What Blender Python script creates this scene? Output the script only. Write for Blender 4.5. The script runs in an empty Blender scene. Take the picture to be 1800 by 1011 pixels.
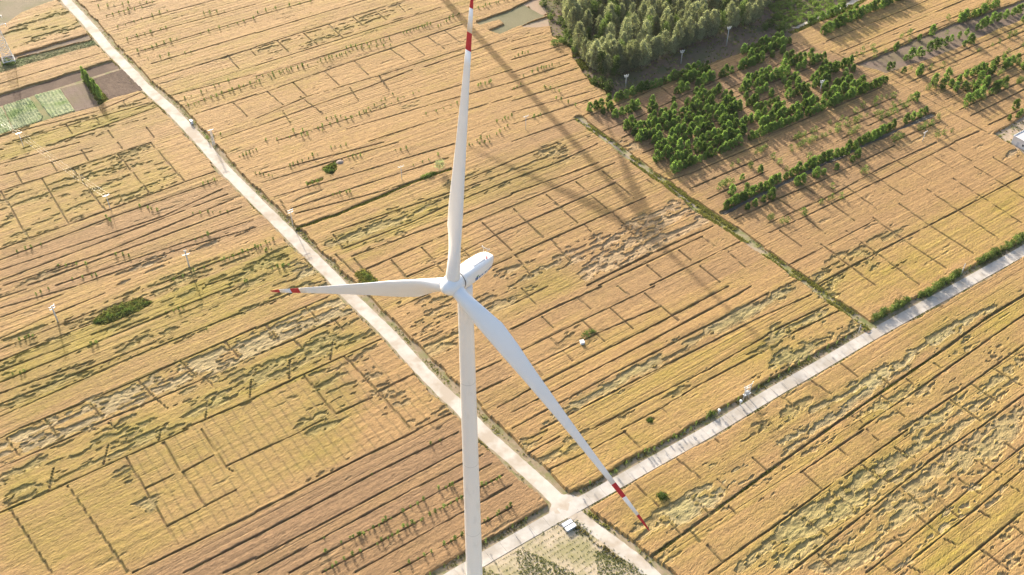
import bpy, math, random
import numpy as np
from mathutils import Matrix, Vector
random.seed(7); rng = np.random.default_rng(7)
R = math.radians
scene = bpy.context.scene
C = scene.collection

# ---------------------------------------------------------------- camera, sky, sun, exposure
CAM_H = 230.0
cam_d = bpy.data.cameras.new('camera'); cam = bpy.data.objects.new('camera', cam_d); C.objects.link(cam)
cam_d.sensor_width = 36.0; cam_d.lens = 36.0; cam_d.clip_end = 20000; cam_d.clip_start = 1
_p, _r = R(42.5), R(0.5)
_F = Vector((0, math.cos(_p), -math.sin(_p))); _rt = Vector((1, 0, 0)); _up = Vector((0, math.sin(_p), math.cos(_p)))
_X = _rt*math.cos(_r)+_up*math.sin(_r); _Y = _up*math.cos(_r)-_rt*math.sin(_r)
cam.matrix_world = Matrix(((_X.x, _Y.x, -_F.x, 0), (_X.y, _Y.y, -_F.y, 0), (_X.z, _Y.z, -_F.z, CAM_H), (0, 0, 0, 1)))
scene.camera = cam
SUN_EL = R(20.5); SUN_AZ = R(115.8)          # direction TOWARDS the sun, counter-clockwise from +X
world = bpy.data.worlds.new('World'); scene.world = world; world.use_nodes = True
wn = world.node_tree.nodes; wl = world.node_tree.links
sky = wn.new('ShaderNodeTexSky'); sky.sky_type = 'NISHITA'; sky.sun_disc = False
sky.sun_elevation = SUN_EL; sky.sun_rotation = math.pi/2-SUN_AZ; sky.dust_density = 4.5; sky.air_density = 1.0; sky.ozone_density = .6
wl.new(sky.outputs[0], wn['Background'].inputs[0]); wn['Background'].inputs[1].default_value = 0.15
sun_d = bpy.data.lights.new('sun', 'SUN'); sun = bpy.data.objects.new('sun', sun_d); C.objects.link(sun)
sun_d.energy = 4.5; sun_d.angle = R(0.45); sun_d.color = (1.0, 0.90, 0.76)
sd = Vector((math.cos(SUN_AZ)*math.cos(SUN_EL), math.sin(SUN_AZ)*math.cos(SUN_EL), math.sin(SUN_EL)))
sun.rotation_euler = sd.to_track_quat('Z', 'Y').to_euler()
scene.render.engine = 'CYCLES'
scene.view_settings.view_transform = 'Standard'; scene.view_settings.look = 'None'
scene.view_settings.exposure = 1.16; scene.view_settings.gamma = 1.0; scene.view_settings.use_curve_mapping = False

# ---------------------------------------------------------------- surveyed layout (metres; camera stands above 0,0)
ROAD_MAIN = [(-345.4,646.2),(-222.3,463.9),(-211.7,448.2),(-196.0,428.0),(-181.5,407.4),(-169.7,392.8),(-156.3,375.3),(-140.2,357.1),(-125.2,337.7),(-107.9,314.0),(-93.9,297.0),(-74.4,272.8),(-60.1,255.2),(-52.2,244.7),(-40.6,231.1),(-30.5,217.5),(-21.0,205.2),(-15.7,199.4),(-6.0,186.7),(0.4,180.0),(8.3,171.3),(14.6,163.9),(16.6,162.0)]
ROAD_CONC = [(309.2,370.0),(188.9,280.4),(177.9,272.2),(149.6,253.4),(115.4,230.9),(96.7,217.8),(76.8,204.3),(57.9,190.6),(40.3,179.1),(27.8,170.6),(19.0,164.8),(11.2,159.8),(4.3,154.9),(-2.4,150.4),(-7.2,147.1),(-12.1,143.5),(-18.0,139.4),(-108.3,76.6)]
TRACK = [(15.8,163.3),(17.6,161.1),(24.8,154.4),(31.8,148.2),(35.8,143.5),(40.0,138.4),(97.2,68.9)]
DITCH = [(26.6,352.6),(31.3,344.9),(38.7,335.5),(46.0,324.1),(57.5,308.6),(67.1,294.9),(80.1,278.9),(88.2,268.3),(99.8,252.7),(107.6,242.1),(115.3,232.2)]
WOODEDGE = [(26.6,352.6),(31.1,358.6),(38.5,373.1),(33.1,379.3),(28.5,396.2),(25.0,409.4),(18.4,419.1),(16.8,429.6),(15.4,440.6),(12.0,460.0),(4.3,479.3)]
CHANNEL = [(76.3,291.4),(98.9,307.9),(121.3,323.7),(149.1,342.7),(171.6,357.4)]
PATH = [(113.5,440.1),(121.2,431.0),(125.2,427.3),(131.6,430.6),(143.0,440.6),(159.0,452.2),(170.4,465.3)]
FIELDPATH = [(160.7,384.7),(174.0,365.6),(188.9,344.5)]
STRIP_GAPS = [(1.0,[(-216.4,374.3),(-180.2,401.5)]),(1.0,[(-200.8,447.7),(-193.1,451.5)]),(1.0,[(-189.4,434.6),(-170.7,449.0)]),(1.0,[(-181.4,425.3),(-140.4,452.5)]),(1.0,[(-173.4,413.0),(-122.5,447.0)]),(1.0,[(-164.8,402.4),(-120.2,434.5)]),(1.0,[(-156.9,391.8),(-117.4,419.8)]),(1.0,[(-154.5,378.2),(-114.8,406.4)]),(1.0,[(-143.5,365.5),(-110.6,384.1)]),(1.0,[(-134.2,358.6),(-109.2,377.2)]),(1.0,[(-128.7,352.9),(-107.4,367.7)]),(1.0,[(-114.6,335.4),(-102.9,344.0)]),(1.0,[(-201.9,335.5),(-168.4,354.4),(-154.1,369.7)]),(1.0,[(-195.6,332.2),(-149.8,360.5)]),(1.0,[(-177.4,332.4),(-145.0,357.9)]),(1.0,[(-120.1,435.2),(-93.7,453.3)]),(1.0,[(-117.1,419.2),(-69.2,453.8)]),(1.0,[(-114.8,407.0),(-56.0,449.7),(-45.7,457.1)]),(1.0,[(-111.7,390.6),(-38.6,442.9),(-34.8,445.8)]),(1.0,[(-110.0,381.8),(-21.2,441.8)]),(1.0,[(-107.2,367.2),(-103.0,370.0),(-81.6,386.9),(-54.7,406.8),(-24.0,429.4)]),(1.0,[(-103.9,349.6),(-85.8,366.4),(-58.0,383.2),(-21.2,408.0)]),(1.0,[(-102.7,343.5),(-82.4,359.2),(-60.7,374.6),(-43.8,388.7)]),(1.0,[(-38.4,391.2),(-1.1,417.9)]),(1.0,[(-92.6,334.2),(-47.5,361.6),(-0.9,389.5)]),(1.0,[(-66.3,342.6),(-32.9,361.8),(-0.9,379.0)]),(1.0,[(-56.3,334.3),(-29.4,351.3),(-0.8,367.8)]),(1.0,[(-1.0,414.1),(13.2,422.1)]),(1.0,[(-0.9,406.5),(20.2,417.0)]),(1.0,[(-0.9,397.9),(23.9,412.0)]),(1.0,[(-0.8,387.1),(23.6,402.6)]),(1.0,[(-0.8,379.0),(24.0,395.0)]),(1.0,[(-0.7,373.3),(25.6,389.9)]),(1.0,[(-0.7,364.5),(31.4,383.0)]),(1.0,[(-0.6,356.0),(35.2,373.9)]),(1.0,[(-0.6,347.1),(41.0,371.8)]),(1.0,[(-0.5,335.1),(26.5,352.2),(31.9,356.5)]),(1.0,[(31.8,354.4),(44.0,363.1),(65.8,380.1),(93.0,400.7),(114.7,417.4)]),(1.0,[(34.6,342.1),(51.4,353.6),(76.6,374.6),(112.0,402.2)]),(1.0,[(42.8,338.3),(56.7,348.5),(82.4,369.1),(109.8,390.1)]),(1.0,[(47.0,335.4),(62.2,346.6),(107.9,379.7)]),(1.0,[(61.0,335.6),(105.9,368.4)]),(1.0,[(149.7,396.8),(206.7,437.7),(237.5,455.1)]),(1.0,[(157.2,396.9),(203.7,430.1)]),(1.0,[(165.2,385.2),(236.5,434.1)]),(1.0,[(168.5,381.8),(234.1,427.4)]),(1.0,[(174.1,375.1),(229.3,414.3)]),(1.0,[(176.3,371.2),(226.6,406.7)]),(1.0,[(179.5,368.0),(220.8,397.4)]),(1.0,[(182.0,364.7),(221.3,392.0)]),(1.0,[(183.0,360.5),(218.5,384.3)]),(1.0,[(186.4,356.3),(215.8,376.9)]),(1.0,[(191.4,349.6),(210.6,362.5)]),(1.0,[(144.5,406.5),(218.3,459.1)]),(1.0,[(149.9,402.9),(234.9,459.4)]),(1.0,[(141.0,416.6),(201.0,458.8)]),(1.0,[(101.2,341.2),(156.1,378.2)]),(1.0,[(109.4,336.8),(160.0,370.4)]),(1.0,[(119.6,337.5),(168.0,369.4)]),(1.0,[(127.4,337.1),(164.1,363.9)]),(1.0,[(149.9,337.4),(173.6,352.4)]),(1.0,[(174.2,337.8),(186.1,345.0)]),(1.0,[(108.1,379.7),(137.7,399.0)]),(1.0,[(110.2,391.3),(131.9,410.0)]),(1.0,[(106.1,368.4),(142.9,394.3)]),(1.0,[(112.5,404.7),(127.2,415.0)]),(1.0,[(-194.9,316.9),(-169.4,331.9)]),(1.0,[(-192.2,309.7),(-179.1,316.6),(-162.7,326.2)]),(1.0,[(-188.6,300.1),(-175.8,308.6),(-152.8,324.5),(-141.7,332.3)]),(1.0,[(-176.3,267.2),(-168.2,273.4),(-156.9,281.4),(-122.2,306.7),(-111.2,314.4)]),(1.0,[(-174.2,261.6),(-144.7,284.4),(-110.2,307.7)]),(1.0,[(-172.3,256.6),(-124.9,286.3),(-107.5,302.5)]),(1.0,[(-170.3,251.3),(-155.2,262.6),(-104.8,299.5)]),(1.0,[(-168.1,249.2),(-141.4,265.0),(-102.1,296.6)]),(1.0,[(-160.2,249.3),(-117.4,278.4),(-98.1,292.0)]),(1.0,[(-150.8,249.4),(-92.5,284.7)]),(1.0,[(-143.3,249.5),(-113.1,269.2),(-90.8,280.3)]),(1.0,[(-117.9,249.8),(-88.7,269.5)]),(1.0,[(-101.4,250.0),(-86.6,258.4)]),(1.0,[(-96.6,311.5),(-50.7,333.7)]),(1.0,[(-93.6,306.7),(-64.9,323.0),(-45.1,333.8)]),(1.0,[(-87.3,298.1),(-57.9,313.9),(-23.3,333.1)]),(1.0,[(-80.0,291.5),(-57.4,305.0),(-25.1,323.6)]),(1.0,[(-77.9,288.6),(-47.6,302.5),(-24.7,316.2)]),(1.0,[(-63.7,278.0),(-24.9,300.7),(-0.5,315.6)]),(1.0,[(-19.5,308.2),(-0.5,322.1)]),(1.0,[(-58.6,269.2),(-35.7,284.3),(-24.5,293.5),(-0.5,310.2)]),(1.0,[(-54.7,265.5),(-24.0,284.5),(-0.4,300.6)]),(1.0,[(-49.1,258.9),(-23.6,277.3),(-0.4,293.8)]),(1.0,[(-35.3,255.1),(-22.9,263.6),(-5.7,277.6),(-0.3,281.6)]),(1.0,[(-7.8,260.2),(-0.2,265.4)]),(1.0,[(-0.4,322.5),(17.4,334.7)]),(1.0,[(-0.3,310.2),(15.9,320.5),(33.0,334.0)]),(1.0,[(-0.3,301.5),(21.1,314.1),(32.8,321.6)]),(1.0,[(-0.3,293.8),(38.8,321.3)]),(1.0,[(-0.2,281.2),(16.8,293.2),(38.2,308.6)]),(1.0,[(0.9,266.6),(26.2,284.4),(48.9,300.0)]),(1.7,[(25.1,251.7),(48.0,268.3),(71.2,283.4)]),(1.0,[(28.9,251.7),(66.9,277.8)]),(1.0,[(46.0,251.9),(80.5,275.6)]),(1.0,[(50.4,311.0),(52.7,307.5)]),(1.0,[(50.3,328.0),(58.0,333.4)]),(1.0,[(57.8,310.2),(66.9,314.8),(100.3,337.0)]),(1.0,[(65.8,305.4),(98.6,327.3)]),(1.0,[(71.2,299.1),(96.8,317.1)]),(1.0,[(79.4,287.5),(93.2,296.8)]),(1.0,[(93.4,297.3),(114.3,310.1),(149.8,334.8)]),(1.0,[(91.2,285.3),(117.9,302.3),(142.2,320.9),(166.7,337.0)]),(1.0,[(90.2,279.7),(105.3,289.5),(138.9,312.3),(174.0,337.1)]),(1.0,[(94.0,262.6),(129.9,287.4)]),(1.3,[(101.5,252.7),(136.8,277.2),(161.4,293.6),(172.8,301.4),(193.0,315.3)]),(1.0,[(-167.3,243.2),(-160.0,247.4)]),(1.0,[(-165.4,238.2),(-144.1,249.0)]),(1.0,[(-163.8,233.9),(-147.4,244.8)]),(1.0,[(-160.3,224.4),(-150.0,233.4),(-133.6,245.7)]),(1.0,[(-158.5,219.8),(-134.0,237.6)]),(1.0,[(-156.6,214.7),(-141.2,226.2),(-121.7,239.7)]),(1.0,[(-155.1,210.6),(-137.3,222.2)]),(1.0,[(-153.4,205.9),(-136.8,217.9),(-106.5,239.9),(-92.4,249.7)]),(1.0,[(-151.8,201.7),(-128.2,215.6)]),(1.0,[(-150.2,197.6),(-111.1,223.7)]),(1.0,[(-148.4,192.7),(-116.7,216.9),(-92.7,233.5),(-83.0,239.6)]),(1.0,[(-141.4,188.3),(-124.1,199.5),(-112.1,207.9),(-101.5,215.6),(-89.8,224.0),(-81.3,230.4)]),(1.0,[(-122.3,188.5),(-104.5,200.3),(-92.1,208.7),(-79.0,218.6)]),(1.0,[(-94.1,188.8),(-75.7,200.9)]),(1.0,[(-83.0,239.9),(-72.5,246.5)]),(1.0,[(-81.1,229.8),(-66.9,240.1),(-60.6,244.6)]),(1.0,[(-78.9,218.3),(-68.4,225.2),(-56.8,234.0),(-48.0,240.7)]),(1.0,[(-75.6,201.2),(-63.1,210.2),(-51.7,218.3),(-39.7,226.5)]),(1.0,[(-39.6,203.9),(-29.6,210.9)]),(1.0,[(-51.2,194.9),(-41.1,201.6)]),(1.0,[(-59.8,188.9),(-54.6,192.7)]),(1.0,[(-27.1,189.3),(-15.5,196.9)]),(1.0,[(-36.9,240.1),(-24.0,249.2)]),(1.0,[(-11.4,211.7),(-2.9,217.1)]),(1.0,[(-10.7,203.3),(0.2,210.3)]),(1.0,[(-3.9,198.1),(0.2,201.0)]),(1.0,[(0.1,242.3),(11.8,251.0)]),(1.7,[(0.1,230.8),(13.9,240.8),(29.8,251.2)]),(1.0,[(1.5,220.2),(22.5,234.9),(47.3,251.5)]),(1.0,[(4.1,213.3),(21.6,225.4),(27.2,229.2),(48.7,241.9)]),(1.4,[(0.3,201.0),(8.0,207.3),(29.9,222.4),(41.2,230.0),(62.1,244.8),(72.0,251.8)]),(1.0,[(0.3,196.3),(9.2,202.2),(45.0,226.9),(75.2,248.4),(79.6,251.9)]),(1.0,[(0.4,190.1),(12.0,198.3),(34.6,214.3),(66.4,235.8),(84.6,248.5)]),(1.0,[(8.6,189.9),(41.3,211.7),(82.9,239.0)]),(1.0,[(23.3,190.1),(41.7,202.3),(60.7,214.3),(81.1,229.2)]),(1.0,[(32.0,190.2),(44.8,198.7),(55.9,207.2),(80.0,223.0)]),(1.15,[(82.9,238.7),(98.7,248.0)]),(1.15,[(81.3,229.9),(103.3,243.3)]),(1.15,[(80.4,224.8),(107.5,241.3)]),(1.15,[(100.7,191.0),(119.4,204.6),(156.1,232.1),(165.9,239.4)]),(1.15,[(113.5,191.1),(139.2,209.4),(148.5,216.5),(161.0,225.8)]),(1.15,[(135.0,191.4),(153.4,205.0)]),(1.0,[(-145.4,184.7),(-141.4,188.1)]),(1.0,[(-141.6,174.4),(-121.4,188.3)]),(1.0,[(-135.9,159.5),(-124.8,166.9),(-107.7,178.8),(-92.9,188.7)]),(1.0,[(-95.5,142.0),(-84.2,149.5),(-67.9,160.2)]),(1.0,[(-82.5,142.1),(-66.6,153.1)]),(1.0,[(-72.4,142.2),(-65.3,146.7)]),(1.0,[(-71.7,180.7),(-59.0,189.0)]),(1.0,[(-67.9,160.6),(-61.1,165.3),(-47.0,175.5),(-26.3,189.4)]),(1.0,[(-66.5,153.1),(-37.7,173.6),(-15.2,188.5)]),(1.0,[(-65.2,146.3),(-41.5,162.7),(-14.5,181.8),(-8.1,185.7)]),(1.0,[(-63.7,142.3),(-34.0,163.3),(-14.2,176.8),(-8.0,180.6)]),(1.0,[(-55.8,142.4),(-32.7,158.3),(-13.6,171.9),(-5.3,177.4)]),(1.0,[(-47.5,142.5),(-25.8,157.0),(-13.4,165.8),(-2.1,173.5)]),(1.0,[(-39.2,142.6),(-13.2,160.7),(0.4,170.2)]),(1.0,[(-29.4,142.7),(-12.1,154.1),(0.4,162.9)]),(1.0,[(1.2,184.0),(10.6,189.8)]),(1.0,[(2.8,179.5),(13.8,187.2)]),(1.0,[(9.1,174.6),(20.5,181.2),(33.2,189.5)]),(1.0,[(50.7,143.3),(61.4,151.4),(68.1,156.2)]),(1.15,[(80.7,175.4),(101.9,190.8)]),(1.15,[(68.2,156.2),(85.3,169.2),(97.7,178.5),(114.7,191.0)]),(1.15,[(71.4,143.7),(97.0,163.3),(117.6,179.7),(134.1,191.2)]),(1.15,[(91.1,143.9),(102.9,152.6),(126.7,170.8),(134.6,176.9),(146.4,185.6)]),(1.15,[(98.3,143.7),(124.6,163.1),(143.5,177.5)]),(1.15,[(112.1,143.9),(132.7,159.1),(138.3,163.2)]),(2.2,[(35.8,147.5),(44.7,154.3),(71.4,175.3),(91.7,190.9),(113.7,207.5),(137.0,224.9),(153.5,237.9),(169.5,248.9),(177.3,254.8)])]
CROSS_GAPS = [(0.8,[(-125.8,399.4),(-118.5,388.1)]),(0.8,[(-117.0,405.1),(-113.5,399.6)]),(0.8,[(-115.1,361.1),(-107.6,351.1)]),(0.8,[(-178.3,343.9),(-174.1,337.9)]),(0.8,[(-168.0,349.1),(-165.6,345.1)]),(0.8,[(-160.7,340.1),(-157.0,335.2)]),(0.8,[(-146.0,342.8),(-141.2,335.4)]),(0.8,[(-160.8,361.9),(-158.4,357.7)]),(0.8,[(-106.3,412.9),(-99.0,401.7)]),(0.8,[(-95.6,419.5),(-87.9,409.4)]),(0.8,[(-85.1,427.7),(-77.3,416.0)]),(0.8,[(-74.9,435.3),(-69.2,426.6)]),(0.8,[(-65.7,442.4),(-59.4,432.9)]),(0.8,[(-56.0,449.7),(-51.1,440.6)]),(0.8,[(-103.0,370.0),(-94.7,359.8)]),(0.8,[(-93.5,377.5),(-86.2,367.0)]),(0.8,[(-81.3,386.9),(-73.7,375.5)]),(0.8,[(-69.8,395.5),(-62.3,384.3)]),(0.8,[(-54.9,406.2),(-46.5,395.9)]),(0.8,[(-46.9,412.0),(-39.4,400.9)]),(0.8,[(-39.3,417.9),(-30.9,406.6)]),(0.8,[(-31.9,423.3),(-23.9,412.4)]),(0.8,[(-88.7,366.4),(-77.5,353.7)]),(0.8,[(-94.0,355.5),(-88.8,345.3)]),(0.8,[(-69.0,373.9),(-63.9,363.5)]),(0.8,[(-57.3,382.7),(-52.0,371.4)]),(0.8,[(61.8,376.6),(66.9,367.8)]),(0.8,[(50.7,366.4),(55.4,359.0)]),(0.8,[(90.1,380.5),(96.7,369.4)]),(0.8,[(68.6,367.8),(71.5,362.4)]),(0.8,[(140.9,407.7),(149.7,396.8)]),(0.8,[(124.4,401.2),(129.2,394.0)]),(0.8,[(161.8,384.0),(177.1,362.0),(188.8,344.5)]),(0.8,[(-188.1,300.1),(-168.5,273.4)]),(0.8,[(-175.7,308.1),(-156.9,281.4)]),(0.8,[(-166.2,314.1),(-146.4,289.3)]),(0.8,[(-152.1,324.0),(-133.8,300.4)]),(0.8,[(-141.7,332.3),(-122.3,307.1)]),(0.8,[(-166.9,326.6),(-162.0,319.7)]),(0.8,[(-175.7,318.5),(-171.8,313.1)]),(0.8,[(-187.1,312.4),(-182.4,305.4)]),(0.8,[(-154.5,332.1),(-151.6,327.8)]),(0.8,[(-62.8,276.8),(-58.6,269.5)]),(0.8,[(-54.0,264.0),(-50.3,258.5)]),(0.8,[(-41.3,263.4),(-35.6,255.1)]),(0.8,[(-31.4,270.3),(-23.1,257.8)]),(0.8,[(-10.8,284.2),(-0.2,269.2)]),(0.8,[(-18.1,270.8),(-14.7,266.0)]),(0.8,[(-60.6,266.1),(-50.5,253.9)]),(0.8,[(-85.0,296.8),(-76.6,280.5),(-64.0,265.3),(-54.0,251.7)]),(0.8,[(0.3,292.2),(10.8,276.2)]),(0.8,[(12.3,300.8),(23.1,284.7)]),(0.8,[(23.6,308.8),(34.3,292.6)]),(0.8,[(34.1,315.7),(44.4,299.5)]),(0.8,[(36.0,291.0),(48.0,268.3)]),(0.8,[(13.8,275.1),(20.7,261.7)]),(0.8,[(25.6,284.0),(27.7,279.6)]),(0.8,[(1.1,266.6),(6.2,256.7)]),(0.8,[(66.6,277.4),(71.0,271.3)]),(0.8,[(57.5,270.0),(61.3,264.8)]),(0.8,[(45.9,262.0),(50.1,255.9)]),(0.8,[(74.6,269.4),(79.2,261.3)]),(0.8,[(63.8,261.9),(69.4,253.7)]),(0.8,[(97.0,299.9),(105.2,289.1),(110.5,279.6)]),(0.8,[(108.8,306.5),(116.2,297.2),(122.5,287.3)]),(0.8,[(118.5,314.7),(126.2,304.1),(132.2,294.4)]),(0.8,[(131.6,322.2),(138.2,311.8),(144.0,302.7)]),(0.8,[(141.4,334.7),(150.6,319.7),(156.5,311.2)]),(0.8,[(162.4,328.3),(167.9,319.5)]),(0.8,[(171.1,333.2),(176.4,324.7)]),(0.8,[(94.6,281.3),(100.4,272.8)]),(0.8,[(107.6,274.1),(115.0,262.5),(121.1,252.9)]),(0.8,[(118.0,281.2),(125.5,270.1),(135.9,253.5)]),(0.8,[(129.5,289.0),(137.0,277.2),(147.5,261.9)]),(0.8,[(141.3,297.5),(148.6,285.2),(159.3,269.8)]),(0.8,[(154.0,306.3),(161.5,294.0),(170.9,277.6)]),(0.8,[(165.9,313.1),(172.9,301.8),(182.7,285.7)]),(0.8,[(176.3,321.0),(183.9,309.4),(188.3,301.2)]),(0.8,[(185.7,327.2),(193.3,314.8)]),(0.8,[(-134.7,191.8),(-131.2,188.1)]),(0.8,[(-124.5,199.0),(-118.7,192.8)]),(0.8,[(-112.4,207.6),(-106.0,201.1)]),(0.8,[(-101.5,215.6),(-95.2,209.2)]),(0.8,[(-89.8,224.0),(-83.8,217.3)]),(0.8,[(-116.1,190.9),(-112.8,188.3)]),(0.8,[(-104.4,199.7),(-100.6,196.5)]),(0.8,[(-92.6,209.0),(-88.2,204.4)]),(0.8,[(-89.7,199.9),(-88.5,192.8)]),(0.8,[(-78.3,208.3),(-77.3,201.2)]),(0.8,[(-78.3,231.7),(-73.0,224.8)]),(0.8,[(-66.9,240.1),(-61.3,233.2)]),(0.8,[(-68.4,225.2),(-65.4,221.8)]),(0.8,[(-56.6,234.0),(-53.1,229.5)]),(0.8,[(-68.0,216.3),(-66.8,208.7)]),(0.8,[(-55.9,225.0),(-55.6,216.5)]),(0.8,[(-62.6,209.9),(-51.2,194.9)]),(0.8,[(-51.7,218.3),(-39.6,203.6),(-28.3,189.3)]),(0.8,[(-49.4,244.7),(-42.5,236.7),(-36.0,230.3),(-23.7,213.3),(-15.9,204.1)]),(0.8,[(3.3,219.6),(9.5,210.7)]),(0.8,[(12.5,226.5),(19.0,217.1)]),(0.8,[(22.9,234.6),(29.4,225.5)]),(0.8,[(32.0,240.7),(38.6,231.3)]),(0.8,[(43.7,247.9),(53.5,235.3)]),(0.8,[(3.3,249.9),(7.9,242.0)]),(0.8,[(9.7,236.4),(13.3,231.6)]),(0.8,[(21.7,245.3),(25.5,240.3)]),(0.8,[(35.0,251.3),(38.5,247.2)]),(0.8,[(44.3,198.1),(49.3,190.7)]),(0.8,[(80.0,203.6),(84.5,198.1)]),(0.8,[(90.3,210.0),(95.5,204.3)]),(0.8,[(100.7,217.7),(105.3,211.6)]),(0.8,[(110.3,214.3),(114.0,208.5)]),(0.8,[(99.9,196.1),(102.1,193.4)]),(0.8,[(110.3,203.9),(111.9,202.2)]),(0.8,[(119.8,210.6),(121.3,208.6)]),(0.8,[(130.0,217.5),(131.6,215.4)]),(0.8,[(113.2,198.9),(115.2,195.7)]),(0.8,[(130.6,202.5),(137.2,194.3)]),(0.8,[(139.0,208.8),(144.7,201.5)]),(0.8,[(147.7,215.3),(153.9,208.4)]),(0.8,[(-143.4,184.7),(-137.6,178.7)]),(0.8,[(-131.4,188.2),(-129.0,185.4)]),(0.8,[(-126.5,174.4),(-125.2,166.9)]),(0.8,[(-113.8,182.7),(-113.1,175.7)]),(0.8,[(-100.4,188.6),(-100.0,184.7)]),(0.8,[(-133.3,160.4),(-116.2,141.8)]),(0.8,[(-120.7,168.6),(-97.0,142.2)]),(0.8,[(-107.5,178.3),(-90.3,155.9),(-86.3,150.3)]),(0.8,[(-98.6,183.9),(-91.4,174.2)]),(0.8,[(-90.6,173.5),(-81.6,162.1)]),(0.8,[(-88.8,188.7),(-79.0,175.4),(-76.3,173.7)]),(0.8,[(-90.3,155.9),(-82.9,161.4)]),(0.8,[(-99.0,168.2),(-92.6,172.8)]),(0.8,[(-90.6,173.5),(-83.5,179.3)]),(0.8,[(-82.0,162.3),(-74.7,167.7)]),(0.8,[(-79.1,175.6),(-71.8,180.7)]),(0.8,[(32.5,189.5),(38.0,182.1)]),(0.8,[(21.3,181.7),(25.7,174.8)]),(0.8,[(33.5,171.5),(40.0,163.6)]),(0.8,[(46.1,180.2),(52.7,172.9)]),(0.8,[(57.5,188.0),(60.3,184.7)]),(0.8,[(40.9,161.3),(44.8,155.1)]),(0.8,[(49.0,166.9),(53.0,161.9)]),(0.8,[(57.0,172.7),(60.2,168.0)]),(0.8,[(68.1,180.4),(71.3,175.8)]),(0.8,[(47.5,156.0),(49.7,152.5)]),(0.8,[(51.4,151.7),(54.8,146.6)]),(0.8,[(58.8,163.8),(60.4,161.5)]),(0.8,[(81.1,175.1),(85.5,169.4)]),(0.8,[(93.0,184.0),(95.8,180.5)]),(0.8,[(102.8,190.8),(105.0,186.7)]),(0.8,[(76.8,161.7),(83.7,155.0)]),(0.8,[(87.2,169.2),(92.6,164.1)]),(0.8,[(98.0,178.0),(104.4,172.2)]),(0.8,[(109.2,184.2),(113.9,180.7)]),(0.8,[(79.8,149.0),(82.4,145.6)]),(0.8,[(107.5,169.4),(112.4,163.4)]),(0.8,[(129.2,185.9),(132.2,182.9)]),(0.8,[(100.8,154.3),(102.7,152.6)]),(0.8,[(108.8,161.5),(113.0,155.3)]),(0.8,[(115.6,167.6),(120.0,160.8)]),(0.8,[(124.0,173.4),(128.6,168.2)]),(0.8,[(130.5,180.1),(136.3,175.0)]),(0.8,[(141.2,186.6),(144.8,181.0)]),(0.8,[(95.7,146.2),(97.3,144.1)]),(0.8,[(126.0,162.9),(128.4,160.8)]),(0.8,[(114.1,154.0),(116.6,152.3)]),(0.8,[(136.7,171.6),(139.4,169.3)]),(0.8,[(102.1,145.8),(104.9,144.0)]),(0.8,[(122.7,150.7),(127.7,144.8)]),(0.8,[(132.9,158.6),(135.5,155.6)])]
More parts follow.
